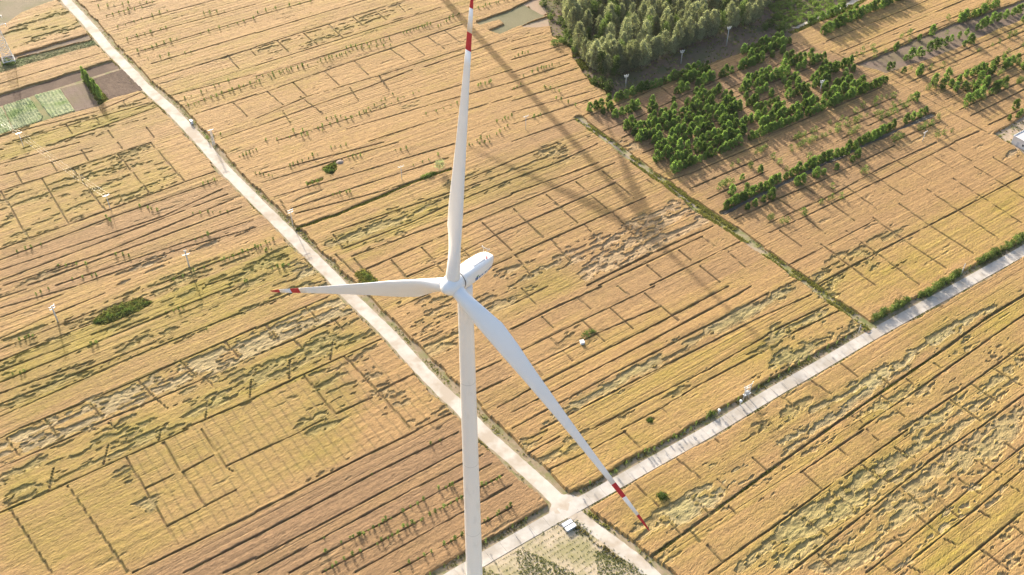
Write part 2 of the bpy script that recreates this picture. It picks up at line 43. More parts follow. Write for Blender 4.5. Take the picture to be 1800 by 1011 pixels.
LODGED = [(0.88,0.8,0.35,[(-145.3,184.5),(-141.0,188.3),(-81.1,230.0),(-66.5,240.4),(-56.1,245.7),(-47.9,239.6),(-56.4,234.0),(-78.9,218.4),(-122.3,188.5),(-141.6,174.5)]),(0.55,0.35,0.5,[(-141.6,174.5),(-122.3,188.5),(-78.9,218.4),(-47.8,238.8),(-37.1,223.0),(-75.7,201.4),(-94.2,188.8),(-124.9,167.0),(-136.0,159.5)]),(0.42,0.2,0.4,[(-188.5,299.8),(-141.7,332.3),(-121.2,307.0),(-168.5,272.7),(-176.5,267.7)]),(0.8,0.8,0.2,[(-133.2,253.6),(-124.1,262.5),(-112.6,271.0),(-91.5,284.5),(-89.3,281.3),(-108.0,268.0),(-120.7,256.7),(-130.5,250.9)]),(0.35,0.2,0.5,[(-230.8,412.6),(-229.9,424.1),(-214.4,448.2),(-195.9,423.7),(-220.4,405.2)]),(0.3,0.2,0.3,[(-202.2,336.5),(-168.2,357.5),(-152.6,368.6),(-139.3,353.8),(-176.7,327.2),(-193.8,313.9)]),(0.4,0.3,0.3,[(-170.0,250.3),(-161.7,259.0),(-153.6,263.5),(-148.3,259.2),(-158.7,250.5),(-166.9,242.1)]),(0.3,0.2,0.4,[(-160.1,224.0),(-142.1,234.5),(-114.9,256.7),(-83.2,272.0),(-64.4,251.7),(-82.9,239.2),(-121.1,212.4),(-148.1,191.8)]),(0.8,0.7,0.4,[(-77.2,260.1),(-69.9,269.2),(-56.7,250.4),(-63.6,246.2)]),(0.6,0.5,0.4,[(-109.8,173.9),(-107.4,177.5),(-93.6,160.0),(-95.4,156.4)]),(0.5,0.4,0.3,[(-50.9,219.2),(-45.7,220.5),(-27.3,197.5),(-21.7,202.0),(-16.4,197.7),(-19.3,189.1),(-34.4,193.1)]),(0.45,0.3,0.5,[(-57.8,206.1),(-51.9,213.2),(-43.9,204.0),(-54.4,182.5),(-61.8,188.6)]),(0.6,0.6,0.5,[(-55.9,171.6),(-41.5,182.6),(-40.4,179.6),(-54.2,170.6)]),(0.85,0.4,0.35,[(-67.0,273.8),(-52.9,284.4),(-30.6,299.3),(-24.7,294.7),(-40.6,282.6),(-58.2,269.9)]),(0.4,0.3,0.4,[(-26.1,312.7),(-0.4,320.4),(-0.3,306.0),(-25.0,293.6)]),(0.5,0.3,0.4,[(-59.1,269.3),(-40.6,282.0),(-37.2,278.2),(-54.6,264.9)]),(0.7,0.6,0.05,[(16.6,269.7),(23.7,275.0),(37.3,283.7),(59.6,298.9),(71.0,285.8),(48.0,268.3),(25.7,254.9),(19.3,262.0)]),(0.75,0.5,0.25,[(-6.2,258.2),(15.6,267.3),(21.6,260.9),(1.0,246.4),(-5.9,245.5)]),(0.6,0.3,0.25,[(-37.0,241.1),(-18.8,248.9),(-17.5,220.8),(-26.2,218.8)]),(0.6,0.4,0.3,[(-13.2,249.6),(0.9,256.0),(0.0,244.2),(-11.8,236.1)]),(0.92,0.75,0.75,[(8.6,190.0),(10.3,194.7),(34.5,214.2),(66.3,235.7),(84.7,248.6),(104.1,260.2),(105.2,256.2),(83.4,241.3),(63.0,228.0),(41.9,213.1),(16.9,194.8)]),(0.85,0.6,0.7,[(82.0,233.3),(107.3,240.8),(111.7,234.5),(87.9,217.2),(76.2,210.5)]),(0.7,0.3,0.6,[(42.5,201.7),(61.2,214.5),(91.1,233.5),(90.2,229.1),(60.7,211.2),(40.4,197.4)]),(0.6,0.3,0.4,[(27.5,204.9),(53.6,224.1),(81.5,241.2),(81.2,239.4),(53.2,220.4),(27.3,202.2)]),(0.5,0.2,0.4,[(7.3,223.6),(20.1,233.4),(23.7,232.6),(9.0,221.6)]),(0.75,0.35,0.4,[(1.2,187.2),(10.2,187.7),(18.4,189.5),(37.3,199.4),(37.9,197.4),(14.0,178.2),(6.0,177.5)]),(0.5,0.3,0.3,[(67.8,212.3),(78.6,214.7),(83.7,213.6),(73.6,205.4)]),(0.25,0.15,0.3,[(-114.8,407.0),(-55.3,449.4),(-36.0,444.1),(-109.8,393.8)]),(0.3,0.3,0.2,[(-0.4,324.1),(22.0,337.9),(21.6,326.3),(-0.4,313.1)]),(0.3,0.3,0.1,[(33.5,344.1),(37.6,336.2),(32.8,331.5),(26.5,340.0)]),(0.7,0.5,0.0,[(43.1,335.5),(48.4,336.4),(50.4,329.4),(45.5,328.6)]),(0.55,0.3,0.7,[(100.7,253.3),(113.4,262.7),(123.6,268.7),(126.0,262.8),(109.1,248.4),(102.2,242.8)]),(0.4,0.2,0.5,[(104.6,262.5),(133.7,284.4),(141.8,284.5),(126.0,270.3),(105.3,256.8)]),(0.4,0.2,0.3,[(129.1,267.3),(138.3,272.0),(137.1,264.4),(128.2,259.9)]),(0.6,0.8,0.1,[(191.8,333.9),(197.3,334.7),(197.4,329.0),(191.2,327.0)]),(0.9,0.85,0.65,[(38.3,157.8),(40.9,161.4),(57.4,173.2),(73.3,184.9),(91.0,199.3),(110.3,214.4),(122.4,221.8),(141.5,234.6),(170.6,251.9),(168.6,246.4),(153.5,237.9),(137.0,224.9),(114.0,208.6),(91.7,190.9),(71.7,175.9),(53.2,161.9),(44.8,155.2)]),(0.7,0.3,0.5,[(49.8,171.7),(64.7,181.8),(83.3,194.5),(89.5,200.0),(89.3,203.3),(71.1,191.1),(56.7,181.7),(52.3,178.6)]),(0.85,0.4,0.3,[(30.6,155.9),(40.2,161.4),(44.4,155.7),(34.5,149.5)]),(0.35,0.3,0.2,[(34.4,148.2),(71.9,176.8),(95.0,194.6),(113.5,208.1),(118.0,205.9),(79.6,175.9),(38.4,144.0)]),(0.88,0.6,0.55,[(68.2,156.3),(85.3,169.3),(97.7,178.5),(124.3,198.2),(161.0,225.4),(157.4,215.7),(134.0,191.2),(117.5,179.7),(97.0,163.3),(71.3,143.7),(58.6,143.3),(57.7,146.7)]),(0.8,0.55,0.45,[(71.3,143.7),(97.0,163.3),(117.5,179.7),(134.0,191.2),(154.0,206.3),(147.7,188.8),(106.2,157.6),(91.4,143.9)]),(0.75,0.85,0.3,[(91.4,143.9),(103.3,152.6),(126.6,170.7),(146.5,185.7),(143.6,177.6),(124.6,163.2),(98.3,143.7)]),(0.75,0.4,0.3,[(115.4,143.8),(132.5,158.7),(138.1,162.4),(131.4,144.0)]),(0.5,0.5,0.4,[(103.3,194.7),(129.4,215.3),(143.0,225.2),(145.4,221.6),(128.3,206.0),(109.4,192.6)]),(0.3,0.25,0.1,[(126.6,206.0),(140.7,217.9),(154.6,227.9),(163.7,233.1),(160.1,223.0),(136.1,203.9)])]
YELLOW = [(0.8,[(-160.1,224.0),(-142.1,234.5),(-109.9,259.7),(-79.8,275.2),(-56.8,251.8),(-81.1,230.0),(-141.0,188.3),(-145.7,185.6)]),(0.75,[(-141.2,173.6),(-54.8,235.5),(-39.2,225.5),(-94.2,188.8),(-124.9,167.0),(-136.0,159.5)]),(0.9,[(-135.6,158.7),(-124.9,167.0),(-94.6,188.8),(-75.7,201.4),(-59.2,215.5),(-43.9,204.0),(-41.5,182.6),(-55.9,171.6),(-69.5,161.1),(-94.7,141.7),(-129.2,141.4)]),(0.6,[(-203.0,338.5),(-167.6,355.4),(-152.6,368.6),(-136.0,349.6),(-155.3,314.4),(-188.5,299.8)]),(0.55,[(-187.9,298.1),(-141.5,331.5),(-120.3,307.8),(-168.5,272.7),(-176.5,267.7)]),(0.7,[(-232.7,417.8),(-214.4,448.2),(-196.8,426.3),(-220.4,405.2),(-225.2,397.7)]),(0.5,[(-118.4,399.5),(-55.3,449.4),(-36.0,444.1),(-109.8,393.8)]),(0.5,[(-150.2,368.7),(-113.4,399.6),(-106.6,390.1),(-143.8,362.2)]),(0.7,[(-67.8,275.3),(-52.9,284.4),(-30.6,300.3),(-0.4,320.4),(21.9,336.0),(21.2,317.0),(-0.3,300.8),(-22.7,288.7),(-54.6,264.9)]),(0.8,[(-0.0,251.1),(14.4,261.3),(25.1,253.7),(11.2,244.4),(-3.6,236.2)]),(0.45,[(8.6,190.0),(34.5,214.2),(66.3,235.7),(106.1,260.2),(113.3,235.0),(87.9,217.2),(58.4,194.2),(16.1,169.5)]),(0.5,[(100.8,253.9),(123.2,274.8),(196.5,323.3),(180.3,278.7),(119.0,243.0)]),(0.75,[(25.0,162.1),(48.2,177.6),(85.5,205.5),(118.6,227.4),(174.7,263.5),(169.6,249.1),(114.7,212.8),(73.1,183.9),(34.6,149.9)]),(0.7,[(37.0,144.9),(70.7,170.1),(130.1,217.7),(169.6,249.1),(157.4,215.7),(114.8,188.5),(71.3,143.7)]),(0.9,[(98.3,143.7),(124.6,163.2),(143.6,177.6),(138.1,162.4),(116.0,145.6),(113.9,143.8)]),(0.6,[(71.3,143.7),(134.0,191.2),(154.0,206.3),(147.7,188.8),(91.4,143.9)])]
DRILL_ZONE = [(-107.1,178.3),(-94.2,188.8),(-74.8,201.4),(-61.2,211.9),(-45.7,220.0),(-23.4,202.0),(-21.0,190.1),(-41.3,180.6),(-55.9,171.6),(-69.5,161.1),(-86.4,150.4)]
DRILL_DIR = [(-107.6,178.3),(-90.3,155.9)]
BROWN = [(0.75,[(-94.7,141.7),(-67.9,160.3),(-41.2,179.6),(-14.7,195.9),(12.8,164.8),(-8.2,146.1),(-13.8,141.1),(-93.8,138.7)]),(0.35,[(-176.5,267.7),(-120.6,304.2),(-103.8,315.2),(-80.8,281.4),(-133.2,253.6),(-165.9,239.4)]),(0.3,[(-13.9,335.4),(22.5,352.1),(62.9,303.4),(96.8,262.4),(18.4,236.5),(-10.3,216.1)]),(0.25,[(27.0,350.1),(60.2,317.6),(100.1,259.6),(132.0,278.0),(195.1,319.6),(233.7,426.0),(150.2,404.1),(65.4,365.6)]),(0.3,[(-12.5,228.3),(10.4,198.0),(-9.4,187.1)]),(0.8,[(31.8,354.4),(64.0,374.4),(124.9,416.3),(149.0,399.2),(159.1,380.5),(114.6,351.5),(61.8,312.2),(46.4,334.4)]),(0.5,[(61.8,312.2),(157.9,375.9),(176.0,356.7),(79.5,288.5)]),(0.45,[(79.5,288.5),(105.8,307.5),(146.8,334.0),(153.6,326.4),(85.8,277.4)])]  # browner crop; zones around the tree rows also carry painted tree shade
PLOTS = {
 'garden': [(-219.0,362.3),(-213.4,366.3),(-174.6,395.4),(-154.8,371.7),(-167.0,362.7),(-170.2,357.9),(-177.8,354.0),(-186.0,348.9),(-198.0,340.1),(-207.6,332.9)],
 'soil_strip': [(-218.6,361.5),(-213.1,365.5),(-174.4,394.7),(-169.5,389.5),(-210.4,358.1),(-215.8,354.2)],
 'soil_right': [(-179.6,379.9),(-168.8,388.1),(-155.3,371.7),(-167.2,363.6)],
 'soil_small': [(-190.3,372.0),(-181.4,377.2),(-170.4,359.2),(-178.1,354.8)],
 'green_a': [(-199.3,366.6),(-190.3,371.6),(-178.7,355.2),(-186.3,349.7)],
 'green_b': [(-209.0,358.2),(-200.6,364.8),(-190.4,350.9),(-189.7,347.6),(-198.3,340.9)],
 'green_c': [(-215.2,352.6),(-209.3,357.3),(-198.9,340.9),(-202.7,337.7),(-207.9,333.6)],
 'grass_row': [(-182.1,378.1),(-179.8,379.9),(-167.5,363.6),(-169.5,358.8)],
 'grass_gap': [(-200.5,365.2),(-199.6,366.6),(-186.5,349.7),(-189.5,347.6),(-190.2,350.9)],
 'green_strip': [(-226.7,382.4),(-222.3,390.0),(-216.5,395.9),(-188.7,412.8),(-184.9,407.8),(-196.2,400.6),(-219.8,383.4),(-225.3,378.7)],
 'mauve_strip': [(-230.2,391.3),(-224.3,395.3),(-192.8,417.9),(-188.9,413.4),(-216.7,396.4),(-222.5,390.5),(-228.2,386.1)],
 'corner_grass': [(-242.9,417.6),(-235.2,424.6),(-233.1,427.3),(-229.9,437.2),(-223.8,444.0),(-215.7,454.0),(-224.7,462.7),(-260.3,462.0)],
 'fallow': [(-17.9,432.8),(-1.1,444.7),(3.7,450.5),(12.2,441.0),(15.4,439.4),(3.1,428.8),(0.3,426.7),(-6.7,421.2),(-12.2,424.8),(-5.0,430.9),(-6.6,435.2),(-16.3,429.6)],
 'pale_a': [(4.0,450.5),(8.3,455.2),(12.5,458.2),(16.0,440.6),(12.5,440.5)],
 'pale_b': [(3.4,428.8),(15.9,438.3),(19.4,429.1),(10.7,426.8),(4.2,426.7)],
 'wood_floor': [(38.5,372.6),(32.6,378.4),(27.7,396.2),(24.5,409.4),(17.6,419.1),(16.0,430.7),(15.4,440.6),(12.0,460.0),(4.3,482.4),(141.1,485.1),(121.2,431.0),(131.4,429.5),(123.9,417.8),(89.6,399.1),(59.6,378.9),(46.9,369.7),(40.0,366.1)],
 'shrub_plot': [(120.4,445.8),(122.7,469.2),(171.6,470.2),(156.0,451.0),(143.2,441.8),(130.5,431.7),(124.8,429.4)],
 'verge_top': [(125.3,425.2),(131.4,429.5),(142.6,439.0),(162.0,453.4),(174.6,465.4),(177.4,465.5),(160.7,447.7),(141.5,434.0),(129.0,424.2)],
 'mauve_field': [(149.6,396.3),(160.7,389.3),(191.5,407.3),(238.6,439.6),(253.7,451.1),(259.7,467.0),(245.5,458.5),(206.2,436.3)],
 'yard': [(191.0,343.3),(208.7,357.2),(225.4,370.4),(208.2,325.4),(198.9,330.1),(195.8,336.3)],
 'weed_patch': [(-52.8,256.4),(-50.0,258.8),(-44.8,252.5),(-46.3,250.3),(-50.0,251.3)],
 'bush_patch': [(-133.0,232.0),(-132.7,234.6),(-129.7,238.6),(-121.8,243.5),(-116.9,241.1),(-120.9,236.8),(-128.5,231.5)],
 'bush_hole': [(-72.4,315.7),(-67.5,321.3),(-67.2,315.7),(-68.3,312.5),(-70.3,312.8)],
 'mound_hole': [(-67.5,319.4),(-67.1,321.6),(-65.9,322.0),(-64.4,320.6),(-65.5,319.1)],
 'pit_a': [(40.2,166.5),(41.6,167.7),(43.1,167.3),(42.5,165.8),(40.9,165.4)],
 'pit_b': [(39.1,193.5),(40.5,194.4),(41.6,193.8),(40.6,192.5),(39.5,192.5)],
 'green_bank': [(-76.6,280.5),(-60.8,290.8),(-42.5,304.3),(-24.2,317.5),(-23.1,316.4),(-42.4,302.6),(-59.7,289.5),(-75.7,279.6)],
 'green_bank2': [(-77.0,306.3),(-71.2,310.3),(-71.0,308.8),(-76.4,305.2)],
}
WEED_FIELD = [(15.7,160.0),(11.1,157.3),(5.0,153.0),(-1.5,148.5),(-6.7,144.8),(-10.8,139.5),(38.5,137.6),(34.7,143.5),(30.0,148.1),(23.7,154.1),(18.1,159.5)]
PLANTATION = [
 [(31.2,357.5)],
 [(33.6,359.1)],
 [(35.8,360.6),(38.9,362.7)],
 [(40.6,363.9),(46.4,367.8)],
 [(49.4,369.8),(53.7,372.7)],
 [(55.8,374.1),(59.6,376.7)],
 [(61.9,378.2),(73.9,386.3)],
 [(74.8,386.9),(83.7,392.9)],
 [(36.5,355.5)],
 [(39.6,357.6)],
 [(41.3,353.1),(48.3,357.8)],
 [(50.6,359.4)],
 [(52.1,360.4)],
 [(57.2,363.8)],
 [(66.1,364.2)],
 [(70.3,378.3),(82.9,386.8)],
 [(67.9,371.1)],
 [(69.9,372.4)],
 [(72.8,374.4)],
 [(77.7,377.7),(82.8,381.1)],
 [(84.5,382.3)],
 [(88.8,385.1),(94.0,388.7)],
 [(55.0,351.1),(56.8,352.3)],
 [(56.2,357.6),(58.2,358.9)],
 [(71.3,362.1),(76.5,365.6)],
 [(76.3,371.1),(78.9,372.8)],
 [(78.9,367.3),(85.4,371.6)],
 [(88.0,367.8),(90.6,369.5)],
 [(56.2,352.0),(61.8,355.7)],
 [(65.5,358.2)],
 [(68.3,354.5),(81.2,363.2)],
 [(45.2,344.6),(48.5,346.8)],
 [(56.1,346.3),(64.7,352.0)],
 [(68.6,349.1),(82.5,358.5)],
 [(84.5,359.8),(90.3,363.7)],
 [(47.7,340.6),(53.5,344.5)],
 [(61.3,344.2),(67.7,348.5)],
 [(68.7,349.1),(75.7,353.9)],
 [(78.9,350.4),(82.0,352.5)],
 [(84.1,354.0),(92.1,359.4)],
 [(49.4,336.1),(57.3,341.5)],
 [(62.5,339.4),(67.4,342.7)],
 [(70.8,345.0),(80.7,351.6)],
 [(83.9,348.2),(89.4,351.9)],
 [(55.2,334.5),(58.5,336.7)],
 [(56.1,329.4),(60.6,332.5)],
 [(62.9,334.0),(69.3,338.3)],
 [(70.6,339.2),(79.1,345.0)],
 [(78.9,339.2),(85.3,343.5)],
 [(84.6,343.1),(88.7,345.8)],
 [(57.0,324.5),(60.6,326.9)],
 [(62.0,327.8),(64.2,329.3)],
 [(68.2,332.0),(71.2,334.0)],
 [(71.6,334.3),(76.4,337.5)],
 [(54.9,323.0)],
 [(60.9,321.5),(62.6,322.6)],
 [(64.5,323.9),(68.1,326.3)],
 [(69.5,327.3),(76.2,331.8)],
 [(78.6,333.4),(84.5,337.4)],
 [(86.2,338.5),(90.6,341.5)],
 [(60.9,315.8),(80.0,328.8)],
 [(81.8,330.0),(88.2,334.2)],
 [(101.5,404.9),(120.5,417.8)],
 [(106.8,402.9),(123.6,414.2)],
 [(103.8,400.9)],
 [(113.8,402.0)],
 [(118.8,405.4)],
 [(98.2,391.5),(107.9,398.1)],
 [(117.2,393.1),(120.2,395.1)],
 [(119.2,400.0),(122.0,401.9)],
 [(122.2,396.4),(127.0,399.7)],
 [(128.4,400.6),(130.9,402.3)],
 [(129.7,395.9),(135.8,400.0)],
 [(122.8,391.2),(125.6,393.1)],
 [(134.9,393.8)],
 [(137.8,390.2),(139.8,391.5)],
 [(140.6,392.1),(146.9,396.3)],
 [(142.5,387.7)],
 [(146.4,390.4)],
 [(99.1,380.9),(109.8,388.1)],
 [(102.5,377.6),(113.5,385.0)],
 [(115.6,386.4),(117.5,387.7)],
 [(115.0,380.4),(117.7,382.2)],
 [(119.4,383.4),(122.7,385.6)],
 [(120.1,378.2)],
 [(127.2,383.0),(133.0,386.9)],
 [(135.2,388.4)],
 [(96.2,373.3),(98.5,374.9)],
 [(101.7,371.4),(105.7,374.1)],
 [(96.6,368.0)],
 [(115.3,375.0)],
 [(127.3,377.5),(133.9,381.9)],
 [(130.5,374.0)],
 [(135.3,382.9)],
 [(135.7,377.5),(139.1,379.8)],
 [(140.2,380.5),(143.6,382.9)],
 [(143.1,376.9),(147.7,380.0)],
 [(114.3,368.7),(123.3,374.8)],
 [(120.8,367.4),(123.3,369.2)],
 [(107.3,369.6)],
 [(96.7,362.4),(102.1,366.1)],
 [(99.1,358.4),(109.1,365.2)],
 [(106.5,357.8),(110.4,360.5)],
 [(93.5,360.3)],
 [(130.9,368.7),(135.3,371.6)],
 [(136.0,372.1),(141.6,375.9)],
 [(122.5,363.0),(125.0,364.7)],
 [(126.6,365.8),(128.9,367.3)],
 [(111.6,355.7),(121.0,362.0)],
 [(104.9,351.2),(111.1,355.3)],
 [(95.3,350.3),(98.3,352.3)],
 [(99.0,352.8),(101.5,354.5)],
 [(91.1,347.4),(96.3,351.0)],
 [(99.9,347.8),(103.2,350.0)],
 [(93.7,338.0),(116.6,353.4)],
 [(117.6,354.1),(126.2,359.9)],
 [(127.6,360.8),(141.8,370.4)],
 [(144.1,371.9),(158.1,381.4)],
]
CHANNEL_ROW = [
 [(77.0,294.2),(85.0,299.4)],
 [(86.0,300.9),(95.2,306.6)],
 [(96.3,308.5),(102.7,312.4)],
 [(103.4,313.0),(108.6,317.0)],
 [(109.4,317.0),(113.9,320.3)],
 [(114.6,321.0),(120.7,324.7)],
 [(121.4,325.1),(129.0,329.2)],
 [(131.0,332.0),(133.2,332.7)],
 [(135.0,334.6)],
 [(137.6,336.2),(141.7,338.4)],
 [(143.4,340.2),(145.7,341.3)],
 [(147.5,343.5),(149.3,344.2)],
 [(151.9,347.0)],
 [(158.5,351.2)],
 [(161.7,353.3)],
 [(165.2,355.4)],
 [(168.2,357.8)],
 [(148.5,344.9)],
]
FIELD_TREES = [(84.9,293.4),(88.1,295.5),(91.6,298.0),(94.7,299.5),(105.9,308.3),(107.9,309.0),(114.0,313.2),(132.8,326.3),(117.2,314.8),(130.2,323.5),(123.0,318.5),(85.9,310.9),(93.6,316.1),(86.8,305.9),(80.6,302.1),(207.3,436.1),(208.7,436.6),(209.8,437.9),(212.1,439.2),(214.8,441.0),(216.9,442.1),(218.2,442.8),(219.7,444.2),(221.2,445.1),(223.1,446.9),(224.9,448.3),(226.5,449.4),(228.2,450.6),(230.2,452.0),(212.7,428.9),(215.3,430.2),(217.1,432.0),(218.8,433.3),(221.7,435.1),(225.5,437.7),(229.7,440.0),(234.7,443.6),(236.9,445.0),(238.7,445.9),(236.7,436.2),(206.3,423.8),(202.2,421.2),(197.5,417.9),(193.8,414.5),(190.7,412.9),(187.9,410.8),(184.8,408.8),(179.1,404.7),(180.9,404.8),(175.0,402.3),(172.0,400.7),(165.1,394.5),(162.8,392.9),(170.0,408.9),(183.3,418.8),(190.5,423.9),(205.4,416.0),(206.5,416.0),(201.8,413.5),(168.2,389.3),(173.8,387.9),(174.8,388.6),(178.6,380.3),(185.7,385.5),(181.0,377.1),(185.2,379.3),(186.0,380.0),(190.2,383.0),(194.0,386.7),(197.1,388.3),(199.5,389.8),(202.2,391.3),(204.6,392.9),(208.1,395.6),(210.5,397.5),(215.2,400.7),(213.3,394.2),(214.3,394.9),(217.0,396.9),(220.4,399.2),(221.4,393.9),(203.6,387.6),(206.1,389.2),(200.2,379.6),(199.7,384.6),(195.1,380.9),(190.2,377.2),(191.4,378.3),(186.6,376.5),(203.2,377.1),(204.6,377.8),(208.1,379.7),(195.5,377.0),(166.9,367.4),(185.7,374.7),(194.4,375.4),(200.5,379.5),(200.2,373.3),(202.8,375.6),(204.8,377.8),(187.5,365.4),(189.8,367.0),(192.2,368.7),(195.3,371.0),(201.0,353.4),(205.3,355.5),(207.2,357.7),(206.2,361.4)]
HEDGE_ROW = [[(141.4,423.2),(147.1,428.6)],[(148.8,429.8),(152.1,432.9)],[(152.9,433.5),(157.1,436.6)],[(158.2,437.2),(162.9,441.0)],[(164.6,442.9),(171.1,447.4)],[(171.8,448.0),(180.8,454.6)],[(181.6,455.2),(188.3,459.9)]]
PATH_TREES = [(136.6,432.6),(137.8,433.5),(139.4,435.1),(143.1,437.0),(146.0,438.9),(148.2,440.7),(149.9,441.7),(151.7,443.3),(154.8,445.2),(160.5,444.4)]
SMALL_PALE = [(85.8,321.6),(94.3,328.0),(95.7,329.1),(97.0,330.1),(98.4,331.5),(76.4,305.4),(77.6,306.4),(78.8,307.0),(80.1,307.6),(81.8,308.0),(100.0,324.8),(107.7,330.3),(118.5,337.4),(120.0,338.8),(121.8,339.9),(111.4,332.7),(112.7,333.6),(114.1,334.5),(115.9,335.6),(117.3,336.5),(111.2,337.9),(112.6,338.8),(114.0,340.0),(126.0,343.1),(129.7,345.3),(92.2,287.6),(93.1,287.9),(104.3,290.1),(105.3,290.7),(98.1,286.3),(115.6,299.2),(117.1,300.1),(112.5,296.8),(120.4,300.5),(133.7,316.7),(132.3,315.7),(118.5,306.3),(90.5,319.3),(90.8,318.7),(101.9,321.1),(114.1,325.0),(103.8,317.9),(83.5,319.2),(96.2,285.9),(127.4,349.7),(129.8,347.6),(133.5,348.7),(137.7,351.9),(140.3,353.0),(143.7,355.1),(149.9,365.9),(152.8,368.1),(155.5,369.2),(156.4,363.8),(159.7,364.9),(160.0,361.7),(162.0,362.8),(139.8,358.2),(143.5,361.4),(153.3,356.3),(147.7,355.2),(150.6,357.3),(172.1,353.5),(162.0,346.1),(165.6,348.7),(168.2,349.8),(151.6,339.4),(154.8,341.0),(167.5,339.7),(171.0,342.2),(175.1,344.3),(178.9,382.0),(180.8,392.5),(175.1,390.0),(172.1,392.4),(188.4,389.1),(194.0,387.4),(201.9,392.9),(210.8,399.0),(215.4,401.5),(197.5,424.7),(190.5,425.3),(183.7,419.9),(177.9,416.6),(164.9,407.5),(170.2,410.7),(158.8,403.0),(225.0,421.0),(186.3,394.2),(206.9,408.5),(218.6,416.6),(214.5,413.7),(228.1,423.2),(224.3,420.6),(228.3,423.4),(175.5,376.1),(197.4,391.6),(200.0,393.4),(177.5,377.5),(174.4,375.3),(219.5,407.3),(228.3,413.6),(216.8,405.4),(192.1,376.9),(208.2,388.4),(191.4,376.5),(209.7,389.5),(190.6,375.9),(211.5,390.7),(220.3,397.0),(220.2,397.0),(214.2,381.4),(215.3,382.2),(207.8,377.2),(202.3,373.5),(215.7,382.4),(186.1,362.5),(195.8,369.1),(204.2,374.7),(132.8,352.4),(149.0,363.1),(118.8,343.1),(112.4,338.8),(115.5,340.9),(158.0,369.1),(115.8,341.1),(120.3,344.1),(137.2,349.1),(149.2,357.0),(157.0,362.2),(123.2,339.9),(164.5,367.1),(156.1,361.5),(134.6,347.3),(128.4,343.3),(148.9,352.8),(148.8,352.7),(136.9,344.0),(133.4,341.5),(155.2,357.4),(151.7,354.9),(156.5,358.4),(135.2,342.8),(166.9,348.2),(151.7,338.5),(150.1,337.6),(154.1,340.1),(168.3,349.1),(162.5,345.4),(164.4,346.6),(163.8,346.2),(202.2,437.7),(175.7,420.1),(209.6,442.6),(151.1,403.6),(180.2,423.1),(154.2,405.7),(159.8,409.5),(226.1,453.6)]
PLOT_POPLARS = [(-182.2,379.0),(-181.3,377.6),(-180.5,376.7),(-179.4,375.4),(-178.5,374.0),(-177.8,373.6),(-174.8,369.2),(-173.9,367.9),(-172.8,366.6),(-171.6,364.8),(-170.9,364.0),(-170.3,363.5)]
FOREST = [(36.3,384.9),(32.6,393.4),(28.9,406.0),(25.7,421.3),(21.4,435.7),(19.2,452.5),(16.8,470.3),(10.1,492.1),(150.2,501.5),(126.9,469.3),(119.0,448.6),(112.8,435.7),(102.6,430.1),(89.5,420.3),(79.5,412.9),(69.6,404.2),(60.1,396.7),(50.8,388.9),(44.3,384.1)]
FOREST_SHRUBS = [(23.3,428.7),(21.3,431.9),(25.1,419.2),(23.8,421.3),(20.0,412.9),(22.1,414.5),(25.8,412.0),(26.9,406.0),(18.2,410.8),(37.4,378.5),(34.3,379.4),(40.1,374.9),(117.6,430.4),(120.5,434.7),(115.4,428.2),(121.5,428.3),(123.0,426.7),(13.7,449.6),(16.9,436.7)]
ROAD_HEDGE = [(116.2,236.9),(117.8,237.7),(119.6,238.8),(121.3,239.9),(123.2,241.2),(124.9,242.3),(126.7,243.4),(128.6,244.8),(134.9,247.9),(136.7,249.0),(138.7,250.4),(140.4,251.8),(142.3,253.0),(144.2,254.4),(146.1,255.6),(148.1,257.0),(149.9,258.5),(159.8,265.3),(161.8,266.5),(163.8,267.8),(165.8,269.0),(167.7,270.2),(170.0,272.1),(172.0,273.3),(174.1,274.9),(176.3,276.5),(178.4,278.1),(180.6,279.6)]
GREEN_BUSHES = [(-71.3,315.3),(-70.1,314.6),(-69.1,313.9),(-68.4,314.6),(-69.9,316.4),(-68.9,317.2),(-68.1,319.0),(-132.6,232.0),(-131.7,232.5),(-130.8,233.0),(-129.8,233.6),(-129.0,234.4),(-127.9,234.9),(-126.7,235.4),(-125.7,236.2),(-124.6,236.8),(-123.3,237.6),(-122.2,238.7),(-121.0,239.7),(-119.7,240.6),(-118.4,241.1),(-126.0,238.6),(-124.0,240.0),(-122.2,241.3),(41.1,166.5),(41.9,166.7),(40.2,193.3),(-48.7,255.0),(-47.6,253.6),(-49.8,256.4),(-46.4,251.9),(-45.4,251.4),(-32.0,311.9),(-30.8,313.0),(-29.6,313.4),(-33.3,311.2),(58.8,196.1),(58.2,196.8),(23.5,228.3),(24.6,229.3),(25.6,229.8)]
ROUND_TREE = (-27.6,314.5)
